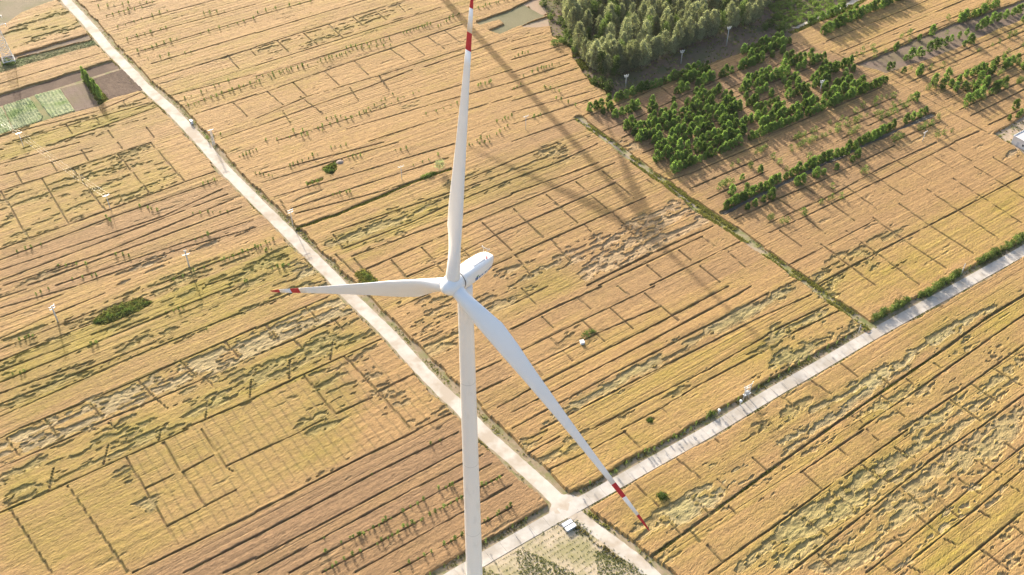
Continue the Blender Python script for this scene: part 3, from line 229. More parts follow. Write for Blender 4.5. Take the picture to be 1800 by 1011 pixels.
SAPLING_ROWS = [
 (8,[(-195.2,442.9),(-171.2,448.3)]),
 (7,[(-189.2,433.9),(-175.1,442.5)]),
 (7,[(-180.9,423.3),(-162.9,439.2)]),
 (7,[(-164.9,401.8),(-151.6,412.7)]),
 (7,[(-141.5,418.7),(-119.9,433.1)]),
 (6,[(-173.2,412.3),(-158.2,423.7)]),
 (5,[(-159.2,395.8),(-141.5,402.2)]),
 (7,[(-135.4,364.0),(-121.2,377.6)]),
 (13,[(-133.4,358.1),(-109.2,377.2)]),
 (4,[(-144.3,436.8),(-135.7,439.7)]),
 (7,[(-120.7,437.9),(-92.3,453.3)]),
 (2,[(-108.7,375.0),(-107.3,377.2)]),
 (11,[(-108.7,381.2),(-89.6,390.9)]),
 (6,[(-104.3,380.7),(-90.9,391.5)]),
 (10,[(-85.4,394.0),(-72.5,402.8)]),
 (10,[(-74.2,406.5),(-56.0,414.4)]),
 (6,[(-70.4,405.9),(-54.3,409.3)]),
 (10,[(-50.1,420.3),(-38.4,428.5)]),
 (8,[(-35.0,426.6),(-25.7,439.0)]),
 (9,[(-17.3,444.7),(-1.3,455.0)]),
 (4,[(-75.7,349.6),(-69.7,351.7)]),
 (12,[(-78.1,342.4),(-49.9,361.6)]),
 (8,[(-66.0,349.7),(-50.5,368.1)]),
 (4,[(-48.3,363.8),(-38.9,371.6)]),
 (5,[(-35.3,353.8),(-22.9,362.0)]),
 (5,[(-15.1,375.4),(-9.2,378.9)]),
 (4,[(-86.3,340.3),(-76.3,341.4)]),
 (5,[(-95.9,334.2),(-80.4,338.4)]),
 (5,[(-6.3,348.6),(-0.7,352.8)]),
 (5,[(-13.9,335.4),(-7.3,339.5)]),
 (3,[(-5.1,341.5),(-2.3,345.6)]),
 (5,[(0.4,400.3),(6.7,404.1)]),
 (4,[(10.2,389.1),(15.2,392.1)]),
 (6,[(4.7,384.3),(19.0,394.6)]),
 (5,[(12.5,375.8),(19.0,371.4)]),
 (4,[(17.1,367.0),(26.3,360.6)]),
 (4,[(7.5,351.9),(11.0,354.0)]),
 (3,[(-0.1,373.4),(2.9,376.8)]),
 (5,[(-124.0,332.6),(-115.3,338.6)]),
 (3,[(-114.9,305.0),(-111.3,307.7)]),
 (4,[(-134.5,291.5),(-127.8,289.5)]),
 (4,[(-169.8,265.4),(-163.1,270.0)]),
 (2,[(-144.7,284.4),(-142.7,282.8)]),
 (4,[(-153.0,259.0),(-144.6,259.8)]),
 (3,[(-135.1,265.1),(-130.3,263.7)]),
 (6,[(-114.1,288.1),(-102.6,289.1)]),
 (4,[(-99.0,262.6),(-95.4,264.2)]),
 (5,[(-93.3,265.7),(-88.7,269.5)]),
 (4,[(-145.7,252.6),(-138.6,254.1)]),
 (4,[(-112.4,252.4),(-103.5,258.9)]),
 (3,[(-110.6,273.0),(-105.9,276.2)]),
 (2,[(-88.9,251.3),(-88.1,252.0)]),
 (6,[(-104.9,323.3),(-99.7,327.2)]),
 (5,[(-96.8,312.4),(-90.1,310.7)]),
 (7,[(-84.7,317.1),(-75.6,324.7)]),
 (4,[(-70.7,329.5),(-64.9,331.5)]),
 (5,[(-66.1,299.7),(-60.1,301.5)]),
 (3,[(-76.5,305.6),(-73.0,307.4)]),
 (4,[(-63.3,323.0),(-58.6,324.9)]),
 (3,[(-45.7,328.0),(-41.9,329.0)]),
 (4,[(-37.3,318.7),(-29.5,324.4)]),
 (5,[(-87.7,269.5),(-83.4,273.4)]),
 (5,[(-80.8,258.5),(-75.4,260.7)]),
 (3,[(-85.3,267.3),(-83.1,268.8)]),
 (5,[(-17.2,332.3),(-9.4,334.3)]),
 (4,[(-153.8,223.8),(-150.0,225.8)]),
 (3,[(-150.4,209.4),(-146.9,210.7)]),
 (4,[(-110.8,236.9),(-105.8,238.6)]),
 (3,[(-156.2,244.7),(-152.5,247.5)]),
 (1,[(-96.7,229.0),(-96.4,229.6)]),
 (2,[(-130.5,222.0),(-129.1,222.9)]),
 (2,[(-22.3,184.5),(-20.3,185.3)]),
 (1,[(-38.5,173.1),(-37.7,173.1)]),
 (1,[(-47.9,148.1),(-47.2,148.5)]),
 (1,[(-43.9,151.1),(-43.1,151.2)]),
 (4,[(-41.5,153.1),(-39.0,153.8)]),
 (4,[(-38.3,154.2),(-34.8,156.5)]),
 (3,[(-34.1,157.4),(-31.3,159.2)]),
 (4,[(-28.4,161.0),(-23.7,164.7)]),
 (4,[(-19.3,168.5),(-15.5,170.0)]),
 (6,[(-46.8,143.1),(-38.8,148.6)]),
 (5,[(-34.6,151.2),(-29.3,154.3)]),
 (6,[(-28.0,156.1),(-22.9,158.8)]),
 (8,[(-21.5,160.2),(-13.4,165.3)]),
 (4,[(-25.3,145.8),(-20.0,148.8)]),
 (4,[(-17.2,151.0),(-12.5,154.1)]),
 (6,[(-8.9,169.6),(-2.7,172.5)]),
 (1,[(-28.0,142.9),(-27.7,143.7)]),
 (1,[(-48.9,152.8),(-48.2,152.8)]),
 (7,[(-8.5,157.2),(0.4,163.2)]),
 (2,[(17.1,166.6),(19.1,167.5)]),
 (2,[(27.2,173.3),(28.8,174.3)]),
 (3,[(37.8,181.9),(40.3,182.4)]),
 (4,[(45.1,186.0),(51.2,189.7)]),
 (2,[(62.6,194.6),(65.2,195.1)]),
]
WEED_SOIL = [(15.7,160.0),(11.1,157.3),(5.0,153.0),(-1.5,148.5),(-6.7,144.8),(-10.9,141.8),(-27.3,130.7),(-44.8,116.6),(0.9,97.1),(57.4,110.6),(38.5,137.6),(34.7,143.5),(30.0,148.1),(23.7,154.1),(18.1,159.5)]
POLES = {
 'a': (-144.5,232.2),
 'b': (-109.1,259.2),
 't1': (-144.6,289.6),
 't2': (-189.6,328.1),
 's1': (-41.5,309.3),
 's2': (4.9,343.7),
 's3': (47.1,375.9),
 's4': (73.0,396.9),
 's5': (95.2,412.7),
 's6': (128.5,373.2),
 's7': (161.4,337.7),
 's8': (151.5,258.6),
 's9': (110.3,231.1),
 's10': (-77.9,282.1),
 'h1': (-116.8,331.5),
 'plat': (69.8,202.6),
 'cap1': (60.9,196.8),
 'cap2': (67.8,200.4),
 'pylon': (-219.2,392.9),
 'cabinet': (-129.2,346.9),
 'slab': (15.6,157.4),
 'wellbox': (22.1,224.7),
 'mound': (-66.1,320.2),
 'house': (196.5,337.9),
}
HUBSHADOW = (49.6,275.4)

# ---------------------------------------------------------------- helpers
def link(o, parent=None):
    C.objects.link(o)
    if parent: o.parent = parent
    return o
def tag(o, label=None, cat=None, group=None, kind=None):
    if label: o['label'] = label
    if cat: o['category'] = cat
    if group: o['group'] = group
    if kind: o['kind'] = kind
    return o
def thing(name, label, cat, loc=(0, 0, 0), rz=0.0, group=None, sc=1.0):
    o = bpy.data.objects.new(name, None); C.objects.link(o)
    o.location = loc; o.rotation_euler = (0, 0, rz); o.scale = (sc, sc, sc) if not hasattr(sc, '__len__') else sc
    o.empty_display_size = .1
    return tag(o, label, cat, group)
def np_mesh(name, V, Q, mat, smooth=False, attr=None, attr2=None):
    """V (n,3) floats, Q (m,k) ints (k=3 or 4)"""
    me = bpy.data.meshes.new(name); V = np.ascontiguousarray(V, np.float32); Q = np.ascontiguousarray(Q, np.int32)
    k = Q.shape[1]
    me.vertices.add(len(V)); me.vertices.foreach_set('co', V.ravel())
    me.loops.add(Q.size); me.loops.foreach_set('vertex_index', Q.ravel())
    me.polygons.add(len(Q)); me.polygons.foreach_set('loop_start', np.arange(0, Q.size, k, dtype=np.int32))
    me.polygons.foreach_set('use_smooth', np.full(len(Q), smooth, bool))
    if attr is not None:
        a = me.attributes.new('crop', 'FLOAT_COLOR', 'POINT'); a.data.foreach_set('color', np.ascontiguousarray(attr, np.float32).ravel())
    if attr2 is not None:
        a = me.attributes.new('brown_drill', 'FLOAT_COLOR', 'POINT'); a.data.foreach_set('color', np.ascontiguousarray(attr2, np.float32).ravel())
    if mat: me.materials.append(mat)
    me.update(calc_edges=True)
    return me
class MB:
    def __init__(s): s.v = []; s.f = []; s.sm = []
    def add(s, vs, fs, sm=False):
        o = len(s.v); s.v += [tuple(p) for p in vs]; s.f += [tuple(i+o for i in f) for f in fs]; s.sm += [sm]*len(fs); return s
    def box(s, c, size, rz=0.0, taper=1.0):
        x, y, z = size[0]/2, size[1]/2, size[2]/2; cs, sn = math.cos(rz), math.sin(rz); vs = []
        for sz in (-1, 1):
            t = taper if sz > 0 else 1
            for sx, sy in ((-1, -1), (1, -1), (1, 1), (-1, 1)):
                px, py = sx*x*t, sy*y*t; vs.append((c[0]+px*cs-py*sn, c[1]+px*sn+py*cs, c[2]+sz*z))
        return s.add(vs, [(0, 3, 2, 1), (4, 5, 6, 7), (0, 1, 5, 4), (1, 2, 6, 5), (2, 3, 7, 6), (3, 0, 4, 7)])
    def tube(s, pts, rad, n=8, cap=True, sm=True):
        pts = [Vector(p) for p in pts]; rad = rad if hasattr(rad, '__len__') else [rad]*len(pts); vs = []; fs = []
        for i, p in enumerate(pts):
            d = (pts[min(i+1, len(pts)-1)]-pts[max(i-1, 0)]).normalized()
            a = d.cross(Vector((0, 0, 1)));
            if a.length < 1e-3: a = Vector((1, 0, 0))
            a.normalize(); b = d.cross(a)
            for k in range(n):
                t = 2*math.pi*k/n; vs.append(p+(a*math.cos(t)+b*math.sin(t))*rad[i])
        for i in range(len(pts)-1):
            for k in range(n): fs.append((i*n+k, i*n+(k+1) % n, (i+1)*n+(k+1) % n, (i+1)*n+k))
        s.add(vs, fs, sm)
        if cap:
            o = len(s.v)-len(vs); s.f.append(tuple(o+k for k in range(n))[::-1]); s.f.append(tuple(o+(len(pts)-1)*n+k for k in range(n))); s.sm += [False, False]
        return s
    def rings(s, rings, sm=True, close=True, cap0=True, cap1=True):
        n = len(rings[0]); vs = [p for r in rings for p in r]; fs = []
        for i in range(len(rings)-1):
            for k in range(n): fs.append((i*n+k, i*n+(k+1) % n, (i+1)*n+(k+1) % n, (i+1)*n+k))
        o = len(s.v); s.add(vs, fs, sm)
        if cap0: s.f.append(tuple(o+k for k in range(n))[::-1]); s.sm.append(False)
        if cap1: s.f.append(tuple(o+(len(rings)-1)*n+k for k in range(n))); s.sm.append(False)
        return s
    def mesh(s, name, mat):
        me = bpy.data.meshes.new(name); me.from_pydata(s.v, [], s.f); me.polygons.foreach_set('use_smooth', s.sm)
        me.materials.append(mat); me.update(); return me
    def build(s, name, mat, parent=None): return link(bpy.data.objects.new(name, s.mesh(name, mat)), parent)
def ob(name, me, parent=None): return link(bpy.data.objects.new(name, me), parent)

# ---------------------------------------------------------------- materials
def new_mat(name):
    m = bpy.data.materials.new(name); m.use_nodes = True; nt = m.node_tree; return m, nt, nt.nodes['Principled BSDF']
def nd(nt, t, **kw):
    n = nt.nodes.new(t)
    for k, v in kw.items(): setattr(n, k, v)
    return n
def noise(nt, vec, scale, detail=3.0, rough=.6):
    n = nd(nt, 'ShaderNodeTexNoise'); n.inputs['Scale'].default_value = scale; n.inputs['Detail'].default_value = detail; n.inputs['Roughness'].default_value = rough
    if vec is not None: nt.links.new(vec, n.inputs['Vector'])
    return n.outputs['Fac']
def mapped(nt, vec, scale=(1, 1, 1), rz=0.0):
    m = nd(nt, 'ShaderNodeMapping'); m.inputs['Scale'].default_value = scale; m.inputs['Rotation'].default_value = (0, 0, rz)
    nt.links.new(vec, m.inputs['Vector']); return m.outputs['Vector']
def ramp(nt, fac, lo, hi, a=0.0, b=1.0):
    m = nd(nt, 'ShaderNodeMapRange'); m.inputs['From Min'].default_value = lo; m.inputs['From Max'].default_value = hi
    m.inputs['To Min'].default_value = a; m.inputs['To Max'].default_value = b; nt.links.new(fac, m.inputs['Value']); return m.outputs['Result']
def mix(nt, fac, a, b, mode='MIX'):
    m = nd(nt, 'ShaderNodeMix', data_type='RGBA', blend_type=mode)
    if isinstance(fac, (int, float)): m.inputs['Factor'].default_value = fac
    else: nt.links.new(fac, m.inputs['Factor'])
    for s, v in (('A', a), ('B', b)):
        i = [x for x in m.inputs if x.name == s and x.type == 'RGBA'][0]
        if isinstance(v, (tuple, list)): i.default_value = (*v, 1)
        else: nt.links.new(v, i)
    return [x for x in m.outputs if x.type == 'RGBA'][0]
def mul(nt, col, fac):      # colour * scalar
    c = nd(nt, 'ShaderNodeCombineColor')
    for k in range(3): nt.links.new(fac, c.inputs[k])
    return mix(nt, 1.0, col, c.outputs[0], 'MULTIPLY')
def mth(nt, op, a, b):
    m = nd(nt, 'ShaderNodeMath', operation=op)
    for i, v in enumerate((a, b)):
        if isinstance(v, (int, float)): m.inputs[i].default_value = v
        else: nt.links.new(v, m.inputs[i])
    return m.outputs[0]
def bump(nt, bs, h, dist, strength=1.0):
    b = nd(nt, 'ShaderNodeBump'); b.inputs['Distance'].default_value = dist; b.inputs['Strength'].default_value = strength
    nt.links.new(h, b.inputs['Height']); nt.links.new(b.outputs[0], bs.inputs['Normal'])
def obj_co(nt): return nd(nt, 'ShaderNodeTexCoord').outputs['Object']
def mat_noisy(name, c1, c2, scale, rough=.9, c3=None, s3=.05, b=.0, metallic=0.0, stretch=(1, 1, 1), rz=0.0, detail=4):
    m, nt, bs = new_mat(name); co = mapped(nt, obj_co(nt), stretch, rz)
    n = ramp(nt, noise(nt, co, scale, detail), .33, .67); col = mix(nt, n, c1, c2)
    if c3: col = mix(nt, ramp(nt, noise(nt, co, s3, 3), .45, .62), col, c3)
    nt.links.new(col, bs.inputs['Base Color']); bs.inputs['Roughness'].default_value = rough; bs.inputs['Metallic'].default_value = metallic
    bs.inputs['Specular IOR Level'].default_value = .2
    if b: bump(nt, bs, n, b)
    return m
def mat_flat(name, c, rough=.5, metallic=0.0, spec=.4, var=.06, vs=2.0):
    m, nt, bs = new_mat(name); n = noise(nt, obj_co(nt), vs, 4); col = mul(nt, mix(nt, 0.0, c, c), ramp(nt, n, .3, .7, 1-var, 1+var))
    nt.links.new(col, bs.inputs['Base Color']); bs.inputs['Roughness'].default_value = rough; bs.inputs['Metallic'].default_value = metallic
    bs.inputs['Specular IOR Level'].default_value = spec
    return m
def mat_leaf(name, c, var=.35, trans=.45, hue=None):
    m = bpy.data.materials.new(name); m.use_nodes = True; nt = m.node_tree; nt.nodes.remove(nt.nodes['Principled BSDF'])
    out = nt.nodes['Material Output']; inf = nd(nt, 'ShaderNodeObjectInfo'); geo = nd(nt, 'ShaderNodeNewGeometry')
    f1 = ramp(nt, inf.outputs['Random'], 0, 1, 1-var*.5, 1+var*.5)
    f2 = ramp(nt, geo.outputs['Random Per Island'], 0, 1, 1-var*.55, 1+var*.55)
    col = mix(nt, mth(nt, 'MULTIPLY', geo.outputs['Random Per Island'], .5), c, hue or c)
    col = mix(nt, mth(nt, 'MULTIPLY', inf.outputs['Random'], .6), col, hue or c)
    col = mul(nt, mul(nt, col, f1), f2)
    d = nd(nt, 'ShaderNodeBsdfDiffuse'); t = nd(nt, 'ShaderNodeBsdfTranslucent'); mx = nd(nt, 'ShaderNodeMixShader'); mx.inputs[0].default_value = trans
    nt.links.new(col, d.inputs[0]); nt.links.new(mix(nt, 1.0, col, (1.15, 1.25, .75), 'MULTIPLY'), t.inputs[0])
    nt.links.new(d.outputs[0], mx.inputs[1]); nt.links.new(t.outputs[0], mx.inputs[2]); nt.links.new(mx.outputs[0], out.inputs['Surface'])
    return m

HAZE = .00002
FA = R(35.0)      # direction of the field strips
CA, SA = math.cos(FA), math.sin(FA)
def mat_wheat():
    m, nt, bs = new_mat('ripe_wheat'); oc = obj_co(nt)
    at = nd(nt, 'ShaderNodeAttribute', attribute_name='crop'); sp = nd(nt, 'ShaderNodeSeparateColor'); nt.links.new(at.outputs['Color'], sp.inputs[0])
    al = mapped(nt, oc, (1, 1, 1), -FA)                                  # x along the drill rows, y across
    streak = noise(nt, mapped(nt, al, (.03, 1.4, 1)), 1.0, 4, .65)
    streak2 = noise(nt, mapped(nt, al, (.15, 5.0, 1)), 1.0, 2, .6)
    grain = noise(nt, mapped(nt, al, (.75, 1.9, 1)), 1.0, 5, .75); broad = noise(nt, oc, .022, 4, .6); mid = noise(nt, oc, .35, 4, .65); fine = noise(nt, oc, 5.0, 3, .7)
    at2 = nd(nt, 'ShaderNodeAttribute', attribute_name='brown_drill'); sp2 = nd(nt, 'ShaderNodeSeparateColor'); nt.links.new(at2.outputs['Color'], sp2.inputs[0])
    patch = noise(nt, mapped(nt, al, (.055, .16, 1)), 1.0, 5, .62)
    var_ = mth(nt, 'ADD', mth(nt, 'ADD', mth(nt, 'MULTIPLY', mid, .35), mth(nt, 'MULTIPLY', streak, .25)), mth(nt, 'MULTIPLY', patch, .75))
    ytone = mth(nt, 'MAXIMUM', mth(nt, 'MINIMUM', mth(nt, 'ADD', sp.outputs[0], mth(nt, 'MULTIPLY', mth(nt, 'SUBTRACT', var_, .675), 2.2)), 1.0), 0.0)
    col = mix(nt, ytone, (.325, .203, .083), (.255, .196, .040))
    col = mix(nt, ramp(nt, broad, .4, .65, 0, .35), col, (.342, .220, .102))
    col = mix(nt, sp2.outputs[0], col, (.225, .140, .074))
    col = mix(nt, mth(nt, 'MULTIPLY', sp.outputs[1], .9), col, mix(nt, sp.outputs[2], (.395, .300, .195), (.320, .300, .165)))
    col = mix(nt, mth(nt, 'MULTIPLY', mth(nt, 'SUBTRACT', 1.0, sp.outputs[1]), mth(nt, 'MULTIPLY', sp.outputs[2], .75)), col, (.150, .152, .036))
    col = mix(nt, at.outputs['Alpha'], col, mix(nt, ramp(nt, mid, .4, .6), (.105, .070, .042), (.068, .070, .027)))
    rows = mth(nt, 'SUBTRACT', 1.0, sp2.outputs[1])
    f = mth(nt, 'MULTIPLY', ramp(nt, mth(nt, 'ADD', mth(nt, 'MULTIPLY', mth(nt, 'SUBTRACT', streak, .5), rows), .5), .3, .7, .80, 1.16), ramp(nt, fine, .3, .7, .78, 1.20))
    f = mth(nt, 'MULTIPLY', f, ramp(nt, mid, .3, .7, .90, 1.08))
    wv = nd(nt, 'ShaderNodeTexWave', wave_type='BANDS', bands_direction='Y'); wv.inputs['Scale'].default_value = .315/1.15; wv.inputs['Distortion'].default_value = .35; wv.inputs['Detail Scale'].default_value = .2
    nt.links.new(al, wv.inputs['Vector'])
    wamt = mth(nt, 'MULTIPLY', rows, ramp(nt, noise(nt, mapped(nt, al, (.01, .10, 1)), 1.0, 2), .35, .62, .25, 1.0))
    f = mth(nt, 'MULTIPLY', f, mth(nt, 'ADD', 1.0, mth(nt, 'MULTIPLY', wamt, ramp(nt, wv.outputs['Fac'], 0, .5, -.20, .04))))
    f = mth(nt, 'MULTIPLY', f, ramp(nt, grain, .3, .7, .72, 1.26))
    nt.links.new(mul(nt, col, f), bs.inputs['Base Color']); bs.inputs['Roughness'].default_value = .8; bs.inputs['Specular IOR Level'].default_value = .15
    h = mth(nt, 'ADD', mth(nt, 'MULTIPLY', fine, .4), mth(nt, 'MULTIPLY', grain, .9)); bump(nt, bs, h, .12, .7)
    return m
M = {}
M['wheat'] = mat_wheat()
M['ground'] = mat_noisy('dry_verge_soil', (.20, .15, .095), (.28, .22, .145), .6, c3=(.17, .165, .07), s3=.22)
M['dirt_road'] = mat_noisy('white_dirt_road', (.42, .39, .345), (.50, .465, .415), .35, c3=(.36, .31, .25), s3=.12)
M['concrete'] = mat_noisy('concrete_paving', (.40, .375, .34), (.47, .445, .41), .5, c3=(.34, .31, .27), s3=.15)
M['shoulder'] = mat_noisy('dusty_shoulder', (.30, .24, .165), (.24, .19, .125), .7, c3=(.17, .165, .075), s3=.4)
M['grass'] = mat_leaf('verge_grass', (.13, .155, .045), .6, .4, (.25, .215, .09))
M['drygrass'] = mat_leaf('dry_verge_grass', (.26, .205, .10), .6, .3, (.17, .16, .06))
M['weeds'] = mat_leaf('field_weeds', (.23, .215, .095), .6, .35, (.15, .175, .055))
M['leaf_young'] = mat_leaf('plantation_leaves', (.125, .205, .052), .65, .52, (.20, .275, .09))
M['leaf_forest'] = mat_leaf('forest_leaves', (.225, .245, .150), .55, .5, (.32, .325, .235))
M['leaf_pale'] = mat_leaf('pale_young_leaves', (.15, .20, .065), .5, .45, (.20, .24, .095))
M['leaf_bush'] = mat_leaf('bush_leaves', (.095, .150, .045), .6, .45, (.16, .20, .075))
M['leaf_shrub'] = mat_leaf('shrub_plot_leaves', (.15, .215, .06), .5, .5, (.20, .26, .085))
M['bark'] = mat_noisy('bark', (.12, .09, .06), (.19, .15, .11), 3.0)
M['soil_brown'] = mat_noisy('ploughed_soil', (.068, .043, .030), (.092, .060, .042), 1.2, c3=(.115, .078, .056), s3=.08, b=.03)
M['soil_mauve'] = mat_noisy('dry_tilled_soil', (.135, .098, .076), (.165, .122, .095), .9, c3=(.14, .112, .068), s3=.1)
M['soil_pale'] = mat_noisy('pale_tilled_soil', (.31, .225, .16), (.26, .19, .135), .9, c3=(.28, .225, .16), s3=.08)
M['fallow'] = mat_noisy('short_fallow_grass', (.135, .128, .072), (.17, .155, .09), 1.4, c3=(.12, .118, .06), s3=.07)
M['weed_soil'] = mat_noisy('weedy_pale_soil', (.44, .37, .27), (.35, .29, .20), .8, c3=(.26, .235, .125), s3=.13)
M['crop_green'] = mat_noisy('cabbage_rows', (.20, .245, .115), (.37, .39, .235), 1.6, c3=(.17, .24, .08), s3=.10, b=.06)
M['grass_strip'] = mat_noisy('grassy_strip', (.15, .145, .06), (.21, .19, .09), 1.1, c3=(.13, .155, .055), s3=.12)
M['corner'] = mat_noisy('dull_grass', (.155, .13, .085), (.195, .162, .108), .8, c3=(.13, .125, .062), s3=.05)
M['wood_soil'] = mat_noisy('woodland_soil', (.12, .086, .062), (.16, .116, .084), .6, c3=(.10, .10, .05), s3=.09)
M['yard'] = mat_noisy('yard_dirt', (.34, .27, .21), (.27, .21, .155), .8, c3=(.2, .18, .10), s3=.2)
M['ditch'] = mat_noisy('ditch_bank_grass', (.135, .155, .05), (.20, .19, .08), 1.0, c3=(.29, .235, .16), s3=.16)
M['mud'] = mat_noisy('ditch_mud', (.17, .145, .115), (.24, .21, .175), .8)
M['chan'] = mat_noisy('channel_concrete', (.11, .10, .082), (.17, .155, .13), .7)
M['turbine'] = mat_flat('turbine_white', (.89, .89, .89), .32, 0, .5, .02, .25)
def mat_tower():
    m, nt, bs = new_mat('tower_white'); oc = obj_co(nt)
    stain = ramp(nt, noise(nt, mapped(nt, oc, (.5, .5, .16)), 1.0, 4, .6), .56, .72, 0, .38)
    col = mix(nt, stain, (.90, .885, .87), (.66, .645, .62))
    scuff = ramp(nt, noise(nt, mapped(nt, oc, (2.2, 2.2, 1.0)), 1.0, 5, .7), .70, .78, 0, .35)
    col = mix(nt, scuff, col, (.40, .40, .39)); nt.links.new(col, bs.inputs['Base Color']); bs.inputs['Roughness'].default_value = .38
    return m
M['tower'] = mat_tower()
M['red'] = mat_flat('signal_red_paint', (.52, .025, .045), .4, 0, .4, .05)
M['grey_panel'] = mat_flat('grey_hatch', (.50, .52, .56), .5)
M['seam'] = mat_flat('flange_seam_grey', (.52, .52, .51), .6)
M['dark'] = mat_flat('dark_seal', (.08, .08, .085), .6)
M['blue'] = mat_flat('blue_print', (.10, .17, .36), .5)
M['green_print'] = mat_flat('green_print', (.25, .42, .20), .5)
M['red_lamp'] = mat_flat('aviation_lamp_glass', (.6, .05, .05), .3)
M['pole'] = mat_flat('pale_concrete_pole', (.56, .55, .53), .8, 0, .2)
M['arm'] = mat_flat('galvanised_arm', (.74, .74, .74), .4, .35, .5)
M['insul'] = mat_flat('white_porcelain', (.82, .82, .80), .25)
M['wire'] = mat_flat('aluminium_wire', (.80, .80, .80), .35, .5, .5)
M['steel'] = mat_flat('galvanised_lattice', (.70, .71, .72), .42, .35, .5)
M['white_box'] = mat_flat('white_painted_metal', (.82, .83, .84), .45)
M['bluegrey'] = mat_flat('blue_grey_sheet', (.56, .60, .67), .45)
M['plaster'] = mat_flat('white_plaster', (.66, .66, .67), .8, 0, .2, .08, .6)
M['roof'] = mat_flat('pale_roof_slab', (.62, .60, .58), .85, 0, .2, .1, .5)
M['glass'] = mat_flat('dark_glass', (.03, .04, .07), .1, 0, .6)
M['mound'] = mat_noisy('grave_mound_earth', (.30, .245, .20), (.22, .18, .15), 1.5)
M['transformer'] = mat_flat('grey_transformer', (.42, .44, .46), .5)

# ---------------------------------------------------------------- ground sheet and field grid
g = MB(); S_ = 6000.0
g.add([(-S_, -S_, 0), (S_, -S_, 0), (S_, S_, 0), (-S_, S_, 0)], [(0, 1, 2, 3)])
tag(g.build('ground', M['ground']), 'dry soil and verge ground under the fields', 'ground', kind='structure')

MARG = 14.0
quad = [(-245-30, 451+16), (246+30, 460+16), (132+14, 142-8), (-130-14, 140-8)]
def uv(p): p = np.asarray(p, float); return np.stack([p[..., 0]*CA+p[..., 1]*SA, -p[..., 0]*SA+p[..., 1]*CA], -1)
qu = uv(quad); DU, DV = .46, .25
U = np.arange(qu[:, 0].min(), qu[:, 0].max(), DU); V = np.arange(qu[:, 1].min(), qu[:, 1].max(), DV)
NU, NV = len(U), len(V)
UG, VG = np.meshgrid(U, V, indexing='ij'); UG = UG.astype(np.float32); VG = VG.astype(np.float32)
def gnoise(lu, lv, seed):
    r = np.random.default_rng(seed).standard_normal((NU, NV)).astype(np.float32)
    fu = np.fft.fftfreq(NU, DU)[:, None]; fv = np.fft.rfftfreq(NV, DV)[None]
    k = np.exp(-2*(math.pi**2)*((fu*lu)**2+(fv*lv)**2))
    o = np.fft.irfft2(np.fft.rfft2(r)*k, (NU, NV)); return (o/o.std()).astype(np.float32)
def gblur(a, s):
    fu = np.fft.fftfreq(NU, DU)[:, None]; fv = np.fft.rfftfreq(NV, DV)[None]
    return np.fft.irfft2(np.fft.rfft2(a)*np.exp(-2*(math.pi**2)*((fu*s)**2+(fv*s)**2)), (NU, NV)).astype(np.float32)
def sstep(a, b, x): t = np.clip((x-a)/(b-a), 0, 1); return t*t*(3-2*t)
wob1 = gnoise(2.5, 2.0, 1); wob2 = gnoise(2.5, 2.0, 2)
def win(u0, u1, v0, v1):
    a = max(0, int((u0-U[0])/DU)-1); b = min(NU, int((u1-U[0])/DU)+2); c = max(0, int((v0-V[0])/DV)-1); d = min(NV, int((v1-V[0])/DV)+2)
    return slice(a, max(a, b)), slice(c, max(c, d))
def poly_mask(poly, wob=0.0):
    P = uv(poly); s = win(P[:, 0].min()-3, P[:, 0].max()+3, P[:, 1].min()-3, P[:, 1].max()+3)
    x = UG[s]+wob1[s]*wob; y = VG[s]+wob2[s]*wob; ins = np.zeros(x.shape, bool)
    for i in range(len(P)):
        (x1, y1), (x2, y2) = P[i-1], P[i]
        if y1 == y2: continue
        ins ^= ((y1 > y) != (y2 > y)) & (x < (x2-x1)*(y-y1)/(y2-y1)+x1)
    return s, ins
def seg_dist(s, a, b):
    x = UG[s]-a[0]; y = VG[s]-a[1]; d = (b[0]-a[0], b[1]-a[1]); L2 = d[0]**2+d[1]**2+1e-9
    t = np.clip((x*d[0]+y*d[1])/L2, 0, 1); return np.hypot(x-t*d[0], y-t*d[1]), x, y, d
def line_dist(poly, ext=0.0):
    """unsigned distance and side sign of every grid point to a polyline"""
    P = uv(poly)
    if ext:
        a = P[0]+(P[0]-P[1])/np.hypot(*(P[0]-P[1]))*ext; b = P[-1]+(P[-1]-P[-2])/np.hypot(*(P[-1]-P[-2]))*ext; P = np.vstack([a, P, b])
    best = np.full((NU, NV), 1e9, np.float32); sg = np.zeros((NU, NV), np.float32); s = (slice(0, NU), slice(0, NV))
    for i in range(len(P)-1):
        d, x, y, dv = seg_dist(s, P[i], P[i+1]); cr = dv[0]*y-dv[1]*x
        m = d < best; best[m] = d[m]; sg[m] = np.sign(cr[m])
    return best, sg
d1, s1 = line_dist(ROAD_MAIN, 300); d2, s2 = line_dist(ROAD_CONC, 300); d3, s3 = line_dist(TRACK, 200)
dw, sw = line_dist(list(reversed(WOODEDGE))+DITCH[1:], 0); dd, _ = line_dist(DITCH); dc, _ = line_dist(CHANNEL); dpth, _ = line_dist(PATH); dfp, _ = line_dist(FIELDPATH)
